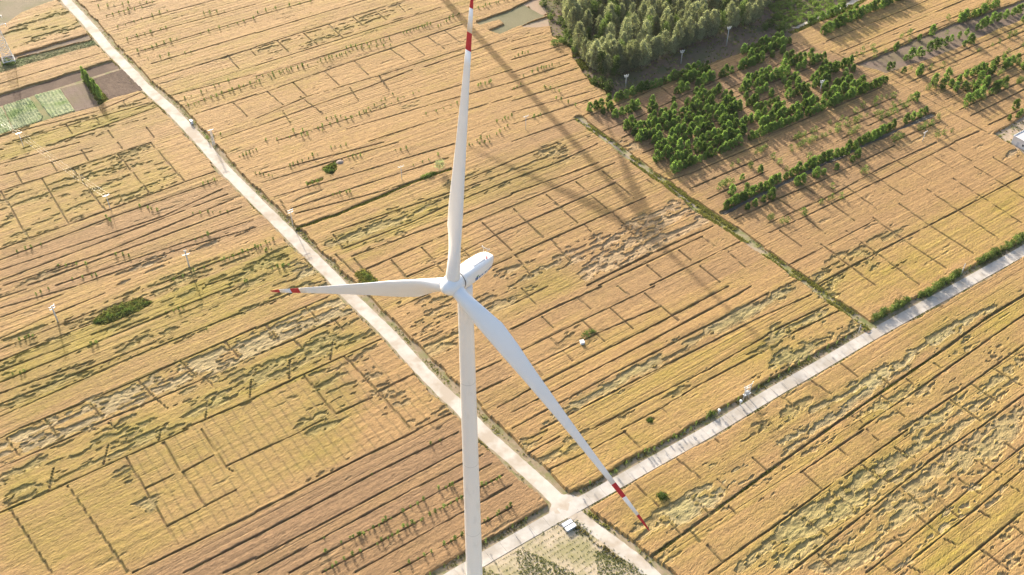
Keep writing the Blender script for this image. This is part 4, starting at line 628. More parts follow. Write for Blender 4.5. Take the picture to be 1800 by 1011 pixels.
# sides: road_main runs away->near, its left-hand side (+) is east; road_conc runs east->west
east = s1 > 0; north = s2 < 0
block = np.full((NU, NV), -1, np.int8)
west_f = (~east) & north; block[west_f] = 0
block[east & north & (sw < 0)] = 1; block[east & north & (sw >= 0)] = 2
block[(~north) & (s3 > 0)] = 3
edge_n = wob1*.25
block[(d1+edge_n < 3.2) & (~east)] = -1; block[(d1+edge_n < 4.1) & east] = -1
block[(d2+edge_n < 4.2) & north] = -1; block[(d2+edge_n < 2.7) & ~north] = -1
block[(d3+edge_n < 3.4)] = -1; block[dd+edge_n < 1.9] = -1; block[dc+edge_n < 1.0] = -1; block[dpth < 2.5] = -1
for k_, pl in PLOTS.items():
    s, ins = poly_mask(pl, .25); b = block[s]; b[ins] = -1
s, ins = poly_mask(WEED_FIELD, .2); block[s][ins] = -1
for cx_, cy_, rr in ((*POLES['pylon'], 4.0),): block[np.hypot(UG-(cx_*CA+cy_*SA), VG-(-cx_*SA+cy_*CA)) < rr] = -1
has = (block >= 0).astype(np.float32); crop = gblur(has, .22)
# lodging
I = np.full((NU, NV), .02, np.float32); PAL = np.full((NU, NV), .25, np.float32); GRN = np.full((NU, NV), .25, np.float32); YEL = np.zeros((NU, NV), np.float32)
for a, p, gg, pl in LODGED:
    s, ins = poly_mask(pl, .8); I[s][ins] = a; PAL[s][ins] = p; GRN[s][ins] = gg
for a, pl in YELLOW:
    s, ins = poly_mask(pl, .5); YEL[s][ins] = np.maximum(YEL[s][ins], a)
I = gblur(I, .5); PAL = gblur(PAL, 1.0); GRN = gblur(GRN, 1.2); YEL = gblur(YEL, 3.0)
n1 = gnoise(2.6, .42, 11); n1b = gnoise(.6, .28, 12); n1c = gnoise(7, 1.1, 13)
nl = n1*.60+n1b*.38+n1c*.60; nl = nl/nl.std(); nu_ = .5*(1+np.tanh(.8*nl))
SDIST = np.full((NU, NV), 9.0, np.float32)
for w, pl in STRIP_GAPS+CROSS_GAPS:
    Pq = uv(pl)
    for i in range(len(Pq)-1):
        a, b = Pq[i], Pq[i+1]; s = win(min(a[0], b[0])-3, max(a[0], b[0])+3, min(a[1], b[1])-3, max(a[1], b[1])+3)
        if UG[s].size: SDIST[s] = np.minimum(SDIST[s], seg_dist(s, a, b)[0]-(w-1)*.3)
lod = sstep(-.035, .035, nu_-(1-I*.64*(.25+.75*sstep(.35, 1.5, SDIST+.3*n1b))))
low = gnoise(14, 6, 14); fine = np.random.default_rng(15).standard_normal((NU, NV)).astype(np.float32)
fm = gnoise(.7, .35, 16); strk = gnoise(7, .35, 17)
Hh = .78+.03*low+.022*fine+.012*fm+.020*strk
floor_h = .40+.04*fm+.05*n1b+.03*fine+.02*strk
Hh = Hh*(1-lod)+floor_h*lod
rim = np.clip(gblur(lod, .9)-lod*.75, 0, 1)
# gaps between the strips (tracks, borders)
soil = np.zeros((NU, NV), np.float32); gapw = gnoise(5, 5, 18)*.10+gnoise(.9, .5, 19)*.09
def carve(lines, base_w, soil_k, dep, wk=1.0):
    for w, pl in lines:
        P = uv(pl)
        for i in range(len(P)-1):
            a, b = P[i], P[i+1]; s = win(min(a[0], b[0])-3, max(a[0], b[0])+3, min(a[1], b[1])-3, max(a[1], b[1])+3)
            if UG[s].size == 0: continue
            d = seg_dist(s, a, b)[0]+gapw[s]*wk; hw = base_w*w/2
            k = sstep(hw+.17, hw-.10, d)
            Hh[s] = np.minimum(Hh[s], Hh[s]*(1-k)+(.78*(1-dep)+.02*fine[s])*k); soil[s] = np.maximum(soil[s], k*soil_k)
carve(STRIP_GAPS, .33, .85, .56, .6)
carve(CROSS_GAPS, .46, .85, .55, .35)
# faint tramlines in between: narrow, shallow
tl = []
tone = np.zeros((NU, NV), np.float32); rt = np.random.default_rng(33)
for w, pl in STRIP_GAPS:
    Pq = uv(pl); L_ = np.hypot(*(Pq[-1]-Pq[0]))
    if L_ < 35: continue
    mid_ = Pq.mean(0); iu_ = int((mid_[0]-U[0])/DU); iv_ = int((mid_[1]-V[0])/DV)
    if not (0 <= iu_ < NU and 0 <= iv_ < NV): continue
    bb = block[iu_, max(0, iv_-8):iv_+8].max()
    if bb < 0: continue
    vl = Pq[0][1]+(Pq[-1][1]-Pq[0][1])/(Pq[-1][0]-Pq[0][0])*(U-Pq[0][0])
    tone += rt.uniform(1.2, 5)*((VG > vl[:, None].astype(np.float32)) & (block == bb))
tone = gblur(np.sin(tone).astype(np.float32), .3)
tr_k = sstep(.93, .99, np.cos(2*math.pi*(VG+low*.06)/2.4))*(1-lod)*sstep(-.3, .5, tone+.5*gnoise(30, 4, 21))
Hh -= .07*tr_k; soil = np.maximum(soil, .30*tr_k)
s, ins = poly_mask(DRILL_ZONE, .2); dz = uv(DRILL_DIR); dz = (dz[1]-dz[0])/np.hypot(*(dz[1]-dz[0]))
kx = sstep(.78, .97, np.cos(2*math.pi*(UG[s]*dz[1]-VG[s]*dz[0]+low[s]*.08)/2.9))*(1-lod[s])*ins
Hh[s] -= .035*kx; soil[s] = np.maximum(soil[s]*np.where(ins, .75, 1), .42*kx)
Hh = Hh*sstep(.15, .85, crop)-.05*(1-crop)
attr = np.stack([np.clip(YEL*.92+.24*tone, 0, 1), np.clip(lod*PAL*.82, 0, 1), np.clip(GRN*(lod*.9+rim*1.7+.12*YEL), 0, 1), np.clip(soil*(1-.3*lod), 0, 1)], -1)
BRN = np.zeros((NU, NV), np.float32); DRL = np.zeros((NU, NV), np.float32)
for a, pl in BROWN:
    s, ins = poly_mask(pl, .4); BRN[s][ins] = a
s, ins = poly_mask(DRILL_ZONE, .1); DRL[s][ins] = 1
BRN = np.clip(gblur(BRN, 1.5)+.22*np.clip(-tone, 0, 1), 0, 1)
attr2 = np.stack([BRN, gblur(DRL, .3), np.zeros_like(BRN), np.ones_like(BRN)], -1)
XG = UG*CA-VG*SA; YG = UG*SA+VG*CA
# keep only what lies in the surveyed trapezoid
ins = np.ones((NU, NV), bool)
for i in range(4):
    (x1, y1), (x2, y2) = quad[i], quad[(i+1) % 4]; ins &= ((x2-x1)*(YG-y1)-(y2-y1)*(XG-x1)) <= 0
live = (crop > .12) & ins
ql = live[:-1, :-1] | live[1:, :-1] | live[1:, 1:] | live[:-1, 1:]
blk = np.where(block >= 0, block, -1)
qb = np.max(np.stack([blk[:-1, :-1], blk[1:, :-1], blk[1:, 1:], blk[:-1, 1:]]), 0)
idx = np.arange(NU*NV).reshape(NU, NV)
names = ['golden wheat on the far side of the white dirt road', 'golden wheat between the white dirt road and the green ditch', 'golden wheat under and around the young tree rows past the ditch', 'lodged streaky wheat below the pale concrete road']
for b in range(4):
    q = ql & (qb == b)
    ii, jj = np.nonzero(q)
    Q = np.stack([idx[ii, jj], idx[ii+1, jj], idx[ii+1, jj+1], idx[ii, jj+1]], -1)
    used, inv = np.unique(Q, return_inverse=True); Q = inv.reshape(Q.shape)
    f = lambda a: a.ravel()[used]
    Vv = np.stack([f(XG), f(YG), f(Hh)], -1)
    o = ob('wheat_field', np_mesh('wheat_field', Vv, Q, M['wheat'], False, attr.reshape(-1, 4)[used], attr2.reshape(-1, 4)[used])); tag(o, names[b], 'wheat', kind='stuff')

# the same wheat goes on beyond the surveyed ground: plain strips with gaps
def outside(X, Y):
    o = np.zeros(X.shape, bool)
    for i in range(4):
        (x1, y1), (x2, y2) = quad[i], quad[(i+1) % 4]; o |= ((x2-x1)*(Y-y1)-(y2-y1)*(X-x1)) > 0
    return o
def pip(poly, X, Y):
    c_ = np.zeros(X.shape, bool)
    for i in range(len(poly)):
        (x1, y1), (x2, y2) = poly[i-1], poly[i]
        if y1 != y2: c_ ^= ((y1 > Y) != (y2 > Y)) & (X < (x2-x1)*(Y-y1)/(y2-y1)+x1)
    return c_
def pdist(poly, X, Y):
    d_ = np.full(X.shape, 1e9)
    for (x1, y1), (x2, y2) in zip(poly[:-1], poly[1:]):
        dx_, dy_ = x2-x1, y2-y1; t_ = np.clip(((X-x1)*dx_+(Y-y1)*dy_)/(dx_*dx_+dy_*dy_+1e-9), 0, 1); d_ = np.minimum(d_, np.hypot(X-x1-t_*dx_, Y-y1-t_*dy_))
    return d_
ou = np.arange(-430, 830, 2.0); ob_ = [-330.0]; ro = np.random.default_rng(44)
while ob_[-1] < 700: ob_.append(ob_[-1]+ro.uniform(5, 12))
Vo = []; Qo = []; Ao = []; nvo = 0
for v0, v1 in zip(ob_[:-1], ob_[1:]):
    v1 = v1-.4; um = ou[:-1]+1.0; vm = (v0+v1)/2
    ok = np.ones(len(um), bool)
    for vv in (v0, vm, v1):
        X = um*CA-vv*SA; Y = um*SA+vv*CA; ok &= (outside(X, Y) if vv == vm else True) & (pdist(ROAD_MAIN, X, Y) > 3.6) & (pdist(ROAD_CONC, X, Y) > 3.6) & (pdist(TRACK, X, Y) > 3.6)
        for k_ in ('wood_floor', 'shrub_plot', 'corner_grass', 'yard', 'garden', 'green_strip', 'mauve_strip', 'mauve_field'): ok &= ~pip(PLOTS[k_], X, Y)
        ok &= ~pip(WEED_SOIL, X, Y)
    u0 = ou[:-1][ok]; n_ = len(u0)
    if n_ == 0: continue
    zt = .74+ro.normal(0, .012, n_)
    cs = [(u0, np.full(n_, v0), zt), (u0+2, np.full(n_, v0), zt), (u0+2, np.full(n_, v1), zt), (u0, np.full(n_, v1), zt), (u0, np.full(n_, v0), zt*0), (u0+2, np.full(n_, v0), zt*0), (u0+2, np.full(n_, v1), zt*0), (u0, np.full(n_, v1), zt*0)]
    Vv = np.stack([np.stack([a*CA-b*SA, a*SA+b*CA, z], -1) for a, b, z in cs], 1).reshape(-1, 3); b_ = nvo+np.arange(n_)[:, None]*8
    Qo.append(np.concatenate([b_+np.array([f_]) for f_ in ((0, 1, 2, 3), (4, 5, 1, 0), (2, 6, 7, 3)) if True][0:3])); Vo.append(Vv); nvo += len(Vv)
    Ao.append(np.tile(np.array([[ro.uniform(0, .7), 0, .05, 0]]), (len(Vv), 1)))
Vo = np.concatenate(Vo); Qo = np.concatenate(Qo); Ao = np.concatenate(Ao)
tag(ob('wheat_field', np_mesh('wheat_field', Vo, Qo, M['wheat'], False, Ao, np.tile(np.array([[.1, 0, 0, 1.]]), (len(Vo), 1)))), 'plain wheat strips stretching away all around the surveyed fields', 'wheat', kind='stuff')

# ---------------------------------------------------------------- roads, tracks, ditch
def resample(pl, step):
    P = np.array(pl, float); d = np.r_[0, np.cumsum(np.hypot(*np.diff(P, axis=0).T))]; n = max(2, int(d[-1]/step)+1); t = np.linspace(0, d[-1], n)
    # light smoothing of the corners
    x = np.interp(t, d, P[:, 0]); y = np.interp(t, d, P[:, 1])
    for _ in range(3):
        x[1:-1] = (x[:-2]+2*x[1:-1]+x[2:])/4; y[1:-1] = (y[:-2]+2*y[1:-1]+y[2:])/4
    return np.stack([x, y], -1)
def normals(P):
    d = np.gradient(P, axis=0); d /= np.hypot(*d.T)[:, None]; return np.stack([-d[:, 1], d[:, 0]], -1)
def ribbon(name, pl, prof, mat, step=1.0, rag=.25, seed=0, label=None, cat=None, kind='structure', parent=None):
    """prof: list of (offset, z); the outermost points wander by rag"""
    P = resample(pl, step); N = normals(P); r = np.random.default_rng(seed); n = len(P); vs = []
    for k, (o_, z) in enumerate(prof):
        j = np.zeros(n)
        if rag and k in (0, len(prof)-1):
            j = r.standard_normal(n); j = np.convolve(j, np.ones(3)/3, 'same')*rag+np.convolve(r.standard_normal(n), np.ones(11)/11, 'same')*rag*2
        vs.append(np.c_[P+N*(o_+j)[:, None], np.full(n, z)])
    Vv = np.stack(vs, 1).reshape(-1, 3); m = len(prof); i = np.arange(n-1)[:, None]*m; k = np.arange(m-1)[None]
    Q = np.stack([i+k, i+k+m, i+k+m+1, i+k+1], -1).reshape(-1, 4)[:, ::-1]
    o = ob(name, np_mesh(name, Vv, Q, mat, True), parent)
    return tag(o, label, cat, kind=kind) if label else o
ribbon('road_shoulder', ROAD_MAIN, [(-2.7, .004), (2.8, .004)], M['shoulder'], 1.0, .16, 3, 'dusty shoulder along the white dirt road', 'road shoulder')
ribbon('dirt_road', ROAD_MAIN, [(-2.1, .012), (-1.0, .05), (0, .02), (1.0, .05), (2.1, .012)], M['dirt_road'], .8, .09, 4, 'long straight white dirt road cutting across the wheat', 'road')
ribbon('track_shoulder', TRACK, [(-3.3, .008), (3.3, .008)], M['shoulder'], 1.0, .3, 5, 'dusty shoulder along the short dirt track', 'track shoulder')
ribbon('dirt_track', TRACK, [(-2.0, .03), (-1.1, .055), (0, .035), (1.1, .055), (2.0, .03)], M['dirt_road'], .8, .09, 6, 'pale dirt track running on past the crossroads', 'track')
ribbon('road_verge', ROAD_CONC, [(-4.6, .006), (3.2, .006)], M['shoulder'], 1.0, .35, 7, 'dusty verge along the pale concrete road', 'road verge')
# concrete road: a thin bed and one slab after another
P = resample(ROAD_CONC, 4.6); N = normals(P); HWR = 1.95
bed = ribbon('concrete_road', ROAD_CONC, [(-HWR-.12, .02), (HWR+.12, .02)], M['shoulder'], 1.0, .05, 8, 'pale concrete farm road laid in slabs', 'road')
for i in range(len(P)-1):
    a, b = P[i], P[i+1]; t = (b-a)/np.hypot(*(b-a)); a = a+t*.018; b = b-t*.018; z = .10+random.uniform(-.008, .008)
    q = [a-N[i]*HWR, b-N[i+1]*HWR, b+N[i+1]*HWR, a+N[i]*HWR]
    mb = MB(); vs = [(*p, .0) for p in q]+[(*p, z) for p in q]
    mb.add(vs, [(0, 1, 5, 4), (1, 2, 6, 5), (2, 3, 7, 6), (3, 0, 4, 7), (4, 5, 6, 7)])
    mb.build('concrete_slab', M['concrete'], bed)
# crossing apron
cx, cy = ROAD_MAIN[-2]; mb = MB(); ring = []
for k in range(40):
    t = 2*math.pi*k/40; rr = 3.7+1.2*abs(math.cos(2*(t-FA)))**3+random.uniform(-.25, .25); ring.append((cx+rr*math.cos(t), cy+rr*math.sin(t), .085))
mb.add(ring+[(cx, cy, .112)], [(k, (k+1) % 40, 40) for k in range(40)]); tag(mb.build('crossing_apron', M['dirt_road']), 'dusty apron where the roads cross', 'road', kind='structure')
ribbon('ditch', DITCH, [(-2.3, .25), (-1.5, .12), (-.5, .03), (.5, .03), (1.4, .12), (2.2, .28)], M['ditch'], 1.0, .25, 9, 'grassy ditch between the wheat and the plantation', 'ditch')
ribbon('ditch_bed', DITCH[:6], [(-.75, .05), (-.2, .035), (.5, .05)], M['mud'], 1.0, .2, 10, 'grey muddy bed of the ditch', 'ditch')
ribbon('ditch_path', DITCH[6:], [(-2.6, .29), (-1.4, .27)], M['soil_pale'], 1.0, .2, 13, 'narrow pale footpath on the ditch bank', 'path')
ribbon('irrigation_channel', CHANNEL, [(-.85, .0), (-.7, .3), (-.45, .3), (-.3, .06), (.3, .06), (.45, .3), (.7, .3), (.85, .0)], M['chan'], 1.5, 0, 11, 'straight concrete irrigation channel beside the tree row', 'channel')
ribbon('footpath', PATH, [(-1.1, .02), (0, .03), (1.1, .02)], M['dirt_road'], 1.0, .25, 12, 'narrow pale path skirting the shrub plot', 'path')

# ---------------------------------------------------------------- plots without wheat
def tri_fan(poly, z): return MB().add([(x, y, z) for x, y in poly], [tuple(range(len(poly)))])
def area(poly): return sum(poly[i-1][0]*poly[i][1]-poly[i][0]*poly[i-1][1] for i in range(len(poly)))/2
def ccw(poly): return poly if area(poly) > 0 else poly[::-1]
plot_info = {
 'soil_strip': ('soil_plot', 'soil_brown', 'long dark brown ploughed strip above the vegetable plots'), 'soil_right': ('soil_plot', 'soil_brown', 'brown ploughed plot touching the white dirt road'),
 'soil_small': ('soil_plot', 'soil_mauve', 'small reddish tilled plot beside the row of poplars'), 'grass_row': ('grass_strip', 'grass_strip', 'grassy strip under the poplar row'),
 'grass_gap': ('grass_strip', 'grass_strip', 'mown grass gap between two vegetable plots'), 'mauve_strip': ('soil_plot', 'soil_mauve', 'pale purplish bare strip beside the green crop strip'),
 'corner_grass': ('grass_plot', 'corner', 'dull grass plot with a curved edge near the lattice pylon'), 'fallow': ('grass_plot', 'fallow', 'grey green mown plot with a notch cut out beside the wood'),
 'pale_a': ('soil_plot', 'soil_pale', 'pale bare plot between the mown plot and the wood'), 'pale_b': ('soil_plot', 'soil_pale', 'pale bare wedge below the mown plot'),
 'wood_floor': ('woodland_floor', 'wood_soil', 'brown earth under and beside the wood'), 'shrub_plot': ('soil_plot', 'soil_mauve', 'bare earth between the low shrubs beside the wood'),
 'verge_top': ('grass_strip', 'grass_strip', 'green bank beside the narrow pale path'), 'mauve_field': ('soil_plot', 'soil_mauve', 'long greyish tilled strip dotted with young trees'),
 'yard': ('yard', 'yard', 'bare yard around the flat roofed house'), 'weed_patch': ('grass_plot', 'grass_strip', 'weedy corner beside the white dirt road'), 'green_bank': ('grass_strip', 'grass_strip', 'narrow green bank through the wheat'),
 'green_bank2': ('grass_strip', 'grass_strip', 'short green bank below the grave mound')}
zz = .012
for k_, (nm, mt, lb) in plot_info.items():
    zz += .003
    tag(tri_fan(ccw(PLOTS[k_]), zz).build(nm, M[mt]), lb, nm.replace('_', ' '), kind='structure')
tag(tri_fan(ccw(WEED_SOIL), .01).build('soil_plot', M['weed_soil']), 'pale weedy plot with thin rows beside the crossroads', 'soil plot', kind='structure')
def in_poly(poly, x, y):
    c = False
    for i in range(len(poly)):
        (x1, y1), (x2, y2) = poly[i-1], poly[i]
        if (y1 > y) != (y2 > y) and x < (x2-x1)*(y-y1)/(y2-y1)+x1: c = not c
    return c
def bbox(poly): a = np.array(poly); return a[:, 0].min(), a[:, 0].max(), a[:, 1].min(), a[:, 1].max()
def crop_block(name, poly, mat, h, period, rough, label, cat, along=False, seed=0):
    """a standing crop or ridged soil: a lumpy height field cut to the plot"""
    P = uv(poly); u = np.arange(P[:, 0].min()-1, P[:, 0].max()+1, .3); v = np.arange(P[:, 1].min()-1, P[:, 1].max()+1, .3)
    ug, vg = np.meshgrid(u, v, indexing='ij'); ins = np.zeros(ug.shape, bool); r = np.random.default_rng(seed)
    for i in range(len(P)):
        (x1, y1), (x2, y2) = P[i-1], P[i]
        if y1 != y2: ins ^= ((y1 > vg) != (y2 > vg)) & (ug < (x2-x1)*(vg-y1)/(y2-y1)+x1)
    w = (vg if along else ug); z = h*(.72+.28*np.cos(2*math.pi*w/period))+r.standard_normal(ug.shape)*rough
    nz = r.standard_normal((len(u)//6+3, len(v)//6+3)); iu = np.minimum(np.arange(len(u))//6, nz.shape[0]-1); iv = np.minimum(np.arange(len(v))//6, nz.shape[1]-1)
    z = z+nz[iu][:, iv]*rough*.7; z = np.where(ins, np.maximum(z, .03), -.06)
    id_ = np.arange(ug.size).reshape(ug.shape); q = ins[:-1, :-1] | ins[1:, :-1] | ins[1:, 1:] | ins[:-1, 1:]; ii, jj = np.nonzero(q)
    Q = np.stack([id_[ii, jj], id_[ii+1, jj], id_[ii+1, jj+1], id_[ii, jj+1]], -1)
    used, inv = np.unique(Q, return_inverse=True); X = (ug*CA-vg*SA).ravel()[used]; Y = (ug*SA+vg*CA).ravel()[used]
    o = ob(name, np_mesh(name, np.stack([X, Y, z.ravel()[used]], -1), inv.reshape(Q.shape), mat)); return tag(o, label, cat, kind='stuff')
crop_block('vegetable_crop', PLOTS['green_a'], M['crop_green'], .5, 1.5, .05, 'rows of grey green vegetables beside the small reddish plot', 'crop', seed=1)
crop_block('vegetable_crop', PLOTS['green_b'], M['crop_green'], .6, 1.1, .06, 'dense leafy vegetable plot with a notched corner', 'crop', seed=2)
crop_block('vegetable_crop', PLOTS['green_c'], M['crop_green'], .55, 1.1, .06, 'leafy vegetable plot crossed by overhead wires', 'crop', seed=3)
crop_block('low_crop', PLOTS['green_strip'], M['grass_strip'], .3, 1.0, .07, 'thin dull green crop strip running to the white road', 'crop', True, seed=4)
crop_block('soil_ridges', PLOTS['soil_right'], M['soil_brown'], .10, 2.4, .03, 'ridged dark brown soil next to the white dirt road', 'soil', seed=5)
crop_block('soil_ridges', PLOTS['soil_small'], M['soil_mauve'], .10, 2.6, .02, 'reddish soil ridges beside the poplar row', 'soil', seed=6)

# ---------------------------------------------------------------- grass and weeds (stuff)
def tufts(name, pts, mat, h, w, label, cat, seed, blades=5):
    r = np.random.default_rng(seed); P = np.asarray(pts, float); n = len(P)
    if n == 0: return
    B = np.repeat(np.arange(n), blades); m = len(B); th = r.uniform(0, 2*math.pi, m); off = r.normal(0, w*.5, (m, 2)); hh = h*r.uniform(.45, 1.25, m); ww = w*r.uniform(.3, .7, m)
    base = np.c_[P[B, :2]+off, np.zeros(m)]; d = np.c_[np.cos(th), np.sin(th), np.zeros(m)]; lean = np.c_[r.normal(0, .35, (m, 2))*hh[:, None], hh]
    Vv = np.stack([base-d*ww[:, None], base+d*ww[:, None], base+lean+d*ww[:, None]*.4, base+lean-d*ww[:, None]*.4], 1).reshape(-1, 3); Q = np.arange(4*m).reshape(-1, 4)
    return tag(ob(name, np_mesh(name, Vv, Q, mat)), label, cat, kind='stuff')
ROADS_ = [(resample(ROAD_MAIN, 1.0), 2.4), (resample(ROAD_CONC, 1.0), 2.0), (resample(TRACK, 1.0), 2.2)]
def off_roads(P):
    keep = np.ones(len(P), bool)
    for L_, w_ in ROADS_:
        for i in range(0, len(P), 400): keep[i:i+400] &= np.min(np.hypot(P[i:i+400, None, 0]-L_[None, :, 0], P[i:i+400, None, 1]-L_[None, :, 1]), 1) > w_
    keep &= np.hypot(P[:, 0]-ROAD_MAIN[-2][0], P[:, 1]-ROAD_MAIN[-2][1]) > 5.6
    return P[keep]
def along(pl, o0, o1, n, seed, clump=.5):
    P = resample(pl, 1.0); N = normals(P); r = np.random.default_rng(seed); w = np.clip(np.convolve(r.standard_normal(len(P)), np.ones(7)/7, 'same')*2.2+1-clump, .02, None); w /= w.sum()
    k = r.choice(len(P), n, p=w); return off_roads(P[k]+N[k]*r.uniform(o0, o1, n)[:, None]+r.normal(0, .2, (n, 2)))
tufts('verge_grass', along(ROAD_MAIN, 2.7, 4.0, 1500, 1), M['grass'], .22, .19, 'green weeds along the east side of the white dirt road', 'grass', 1)
tufts('verge_grass', along(ROAD_MAIN, -3.1, -2.5, 1000, 2), M['drygrass'], .26, .22, 'dry grass fringe along the west side of the white dirt road', 'grass', 2)
tufts('verge_grass', along(ROAD_CONC, -4.4, -2.5, 2200, 3), M['drygrass'], .28, .26, 'dry grass along the north side of the concrete road', 'grass', 3)
tufts('verge_grass', along(ROAD_CONC, -4.6, -3.5, 800, 31, .9), M['grass'], .35, .3, 'green weeds along the north side of the concrete road', 'grass', 31)
tufts('verge_grass', along(ROAD_CONC, 2.1, 2.7, 1000, 4), M['grass'], .25, .22, 'thin weeds along the south edge of the concrete road', 'grass', 4)
tufts('verge_grass', along(TRACK, 2.4, 3.4, 420, 5), M['grass'], .35, .3, 'green weeds between the dirt track and the wheat', 'grass', 5)
tufts('verge_grass', along(TRACK, -3.3, -2.1, 350, 6), M['drygrass'], .35, .35, 'dry grass between the dirt track and the weedy plot', 'grass', 6)
tufts('ditch_grass', np.r_[along(DITCH, -2.2, -.6, 1800, 7, .3), along(DITCH, .6, 2.2, 1800, 8, .3)], M['grass'], .5, .45, 'grass on both banks of the ditch', 'grass', 7)
tufts('wood_edge_grass', along(WOODEDGE[1:7], -2.5, 4.5, 1500, 9, .2), M['grass'], .6, .6, 'rank green grass along the edge of the wood', 'grass', 9)
tufts('gap_weeds', along([p for p in STRIP_GAPS[-1][1]], -.7, .7, 1800, 10, .2), M['grass'], .5, .4, 'green weeds in the wide gap below the concrete road', 'grass', 10)
def fill(poly, n, seed):
    r = np.random.default_rng(seed); x0, x1, y0, y1 = bbox(poly); out = []
    while len(out) < n:
        x, y = r.uniform(x0, x1), r.uniform(y0, y1)
        if in_poly(poly, x, y): out.append((x, y))
    return out
for i_, (k_, n_, mt, h_, w_, lb) in enumerate((('grass_row', 350, 'grass', .5, .5, 'grass under the poplar row'), ('weed_patch', 420, 'grass', .9, .7, 'tall weeds in the field corner beside the white road'), ('bush_patch', 600, 'weeds', .9, .7, 'tall weeds filling the oval thicket in the wheat'),
        ('bush_hole', 150, 'grass', .8, .6, 'weeds in the hollow beside the grave mound'), ('green_bank', 1400, 'grass', .5, .45, 'grass on the narrow green bank through the wheat'), ('green_bank2', 220, 'grass', .6, .5, 'grass on the short bank below the grave mound'),
        ('pit_a', 60, 'grass', .6, .5, 'weeds in the small pit near the concrete road'), ('pit_b', 50, 'grass', .5, .5, 'weeds in the shallow hollow near the concrete road'), ('verge_top', 600, 'grass', .5, .6, 'grass on the bank beside the narrow path'),
        ('wood_floor', 2200, 'weeds', .4, .6, 'sparse undergrowth on the woodland earth'), ('yard', 160, 'weeds', .4, .5, 'sparse weeds in the house yard'))):
    tufts('weeds' if mt == 'weeds' else 'grass_patch', fill(PLOTS[k_], n_, 40+i_), M[mt], h_, w_, lb, 'weeds' if mt == 'weeds' else 'grass', 60+i_)
# weedy plot by the crossroads: thin rows
pts = []; r_ = np.random.default_rng(77); P = uv(WEED_FIELD)
for v in np.arange(P[:, 1].min(), P[:, 1].max(), 1.55):
    for u in np.arange(P[:, 0].min(), P[:, 0].max(), .28):
        uu, vv = u+r_.normal(0, .2), v+r_.normal(0, .13); x, y = uu*CA-vv*SA, uu*SA+vv*CA
        if in_poly(WEED_FIELD, x, y) and r_.random() < .75: pts.append((x, y))
tufts('row_weeds', pts, M['weeds'], .22, .15, 'thin rows of weeds on the pale plot', 'weeds', 78, 3)
pp = np.array(fill(WEED_FIELD, 4600, 79)); nz = np.sin(pp[:, 0]*.31+2*np.sin(pp[:, 1]*.17))+np.sin(pp[:, 1]*.27+1.3); pp = pp[nz > .15]
tufts('scattered_weeds', pp, M['weeds'], .20, .22, 'scattered olive weeds on the pale plot', 'weeds', 80, 4)

# ---------------------------------------------------------------- trees
def crown_mesh(name, mat, w, h, z0, nclump, nleaf, leaf, seed, shape='egg', spread=.22):
    r = np.random.default_rng(seed); cs = []
    while len(cs) < nclump:
        t = r.uniform(0, 1); a = r.uniform(0, 2*math.pi)
        if shape == 'egg': rad = math.sin(math.pi*min(1, t*.93+.05)**.8)**.75
        elif shape == 'cone': rad = (1-t)**.8*.95+.08 if t > .15 else .55+t*2.8
        else: rad = math.sqrt(max(0, 1-(2*t-1)**2))
        q = rad*math.sqrt(r.uniform(.25, 1.0)); cs.append((q*math.cos(a)*w/2, q*math.sin(a)*w/2, z0+t*h))
    cs = np.array(cs); sz = r.uniform(.7, 1.3, nclump)
    k = r.integers(0, nclump, nleaf); p = cs[k]+r.normal(0, 1, (nleaf, 3))*np.array([w, w, h*.6])*spread*.5*sz[k][:, None]
    p[:, 2] = np.maximum(p[:, 2], z0*.35+.1)
    n = r.normal(0, 1, (nleaf, 3)); n /= np.linalg.norm(n, axis=1)[:, None]; b = np.cross(n, r.normal(0, 1, (nleaf, 3))); b /= np.linalg.norm(b, axis=1)[:, None]; t = np.cross(n, b)
    s = leaf*r.uniform(.6, 1.3, nleaf)[:, None]
    Vv = np.stack([p-b*s*.55, p+t*s*.42, p+b*s*.55, p-t*s*.42], 1).reshape(-1, 3)
    return np_mesh(name, Vv, np.arange(nleaf*4).reshape(-1, 4), mat)
def trunk_mesh(name, h, r0, seed, limbs=5, lean=.03):
    r = random.Random(seed); mb = MB(); pts = [(0, 0, -.1)]; x = y = 0
    for k in range(1, 6): x += r.uniform(-lean, lean)*h*.3; y += r.uniform(-lean, lean)*h*.3; pts.append((x, y, h*k/5))
    mb.tube(pts, [r0*(1-.16*i) for i in range(6)], 6)
    for k in range(limbs):
        t = r.uniform(.35, .85); a = r.uniform(0, 6.28); b = Vector(pts[2])*(1-t)+Vector(pts[5])*t; L = h*r.uniform(.22, .38)
        mb.tube([b, b+Vector((math.cos(a)*L*.5, math.sin(a)*L*.5, L*.45)), b+Vector((math.cos(a)*L*.85, math.sin(a)*L*.85, L))], [r0*.4, r0*.28, r0*.1], 4)
    return mb.mesh(name, M['bark'])
def tree_kind(tag_, mat, w, h, z0, ncl, nl, leaf, tr, nvar, shape='egg', spread=.22, limbs=5):
    return [(trunk_mesh(tag_+'_trunk', z0+h*.75, tr, 31*i+len(tag_), limbs), crown_mesh(tag_+'_crown', mat, w, h, z0, ncl, nl, leaf, 100*i+len(tag_), shape, spread)) for i in range(nvar)]
K_plant = tree_kind('plantation', M['leaf_young'], 2.85, 4.8, .3, 50, 2200, .32, .07, 6, 'egg', .15)
K_field = tree_kind('field_tree', M['leaf_young'], 2.7, 4.5, .5, 40, 1500, .33, .07, 5, 'egg', .17)
K_pale = tree_kind('pale_sapling', M['leaf_pale'], 1.7, 2.4, .7, 14, 150, .30, .035, 4, 'egg', .30, 3)
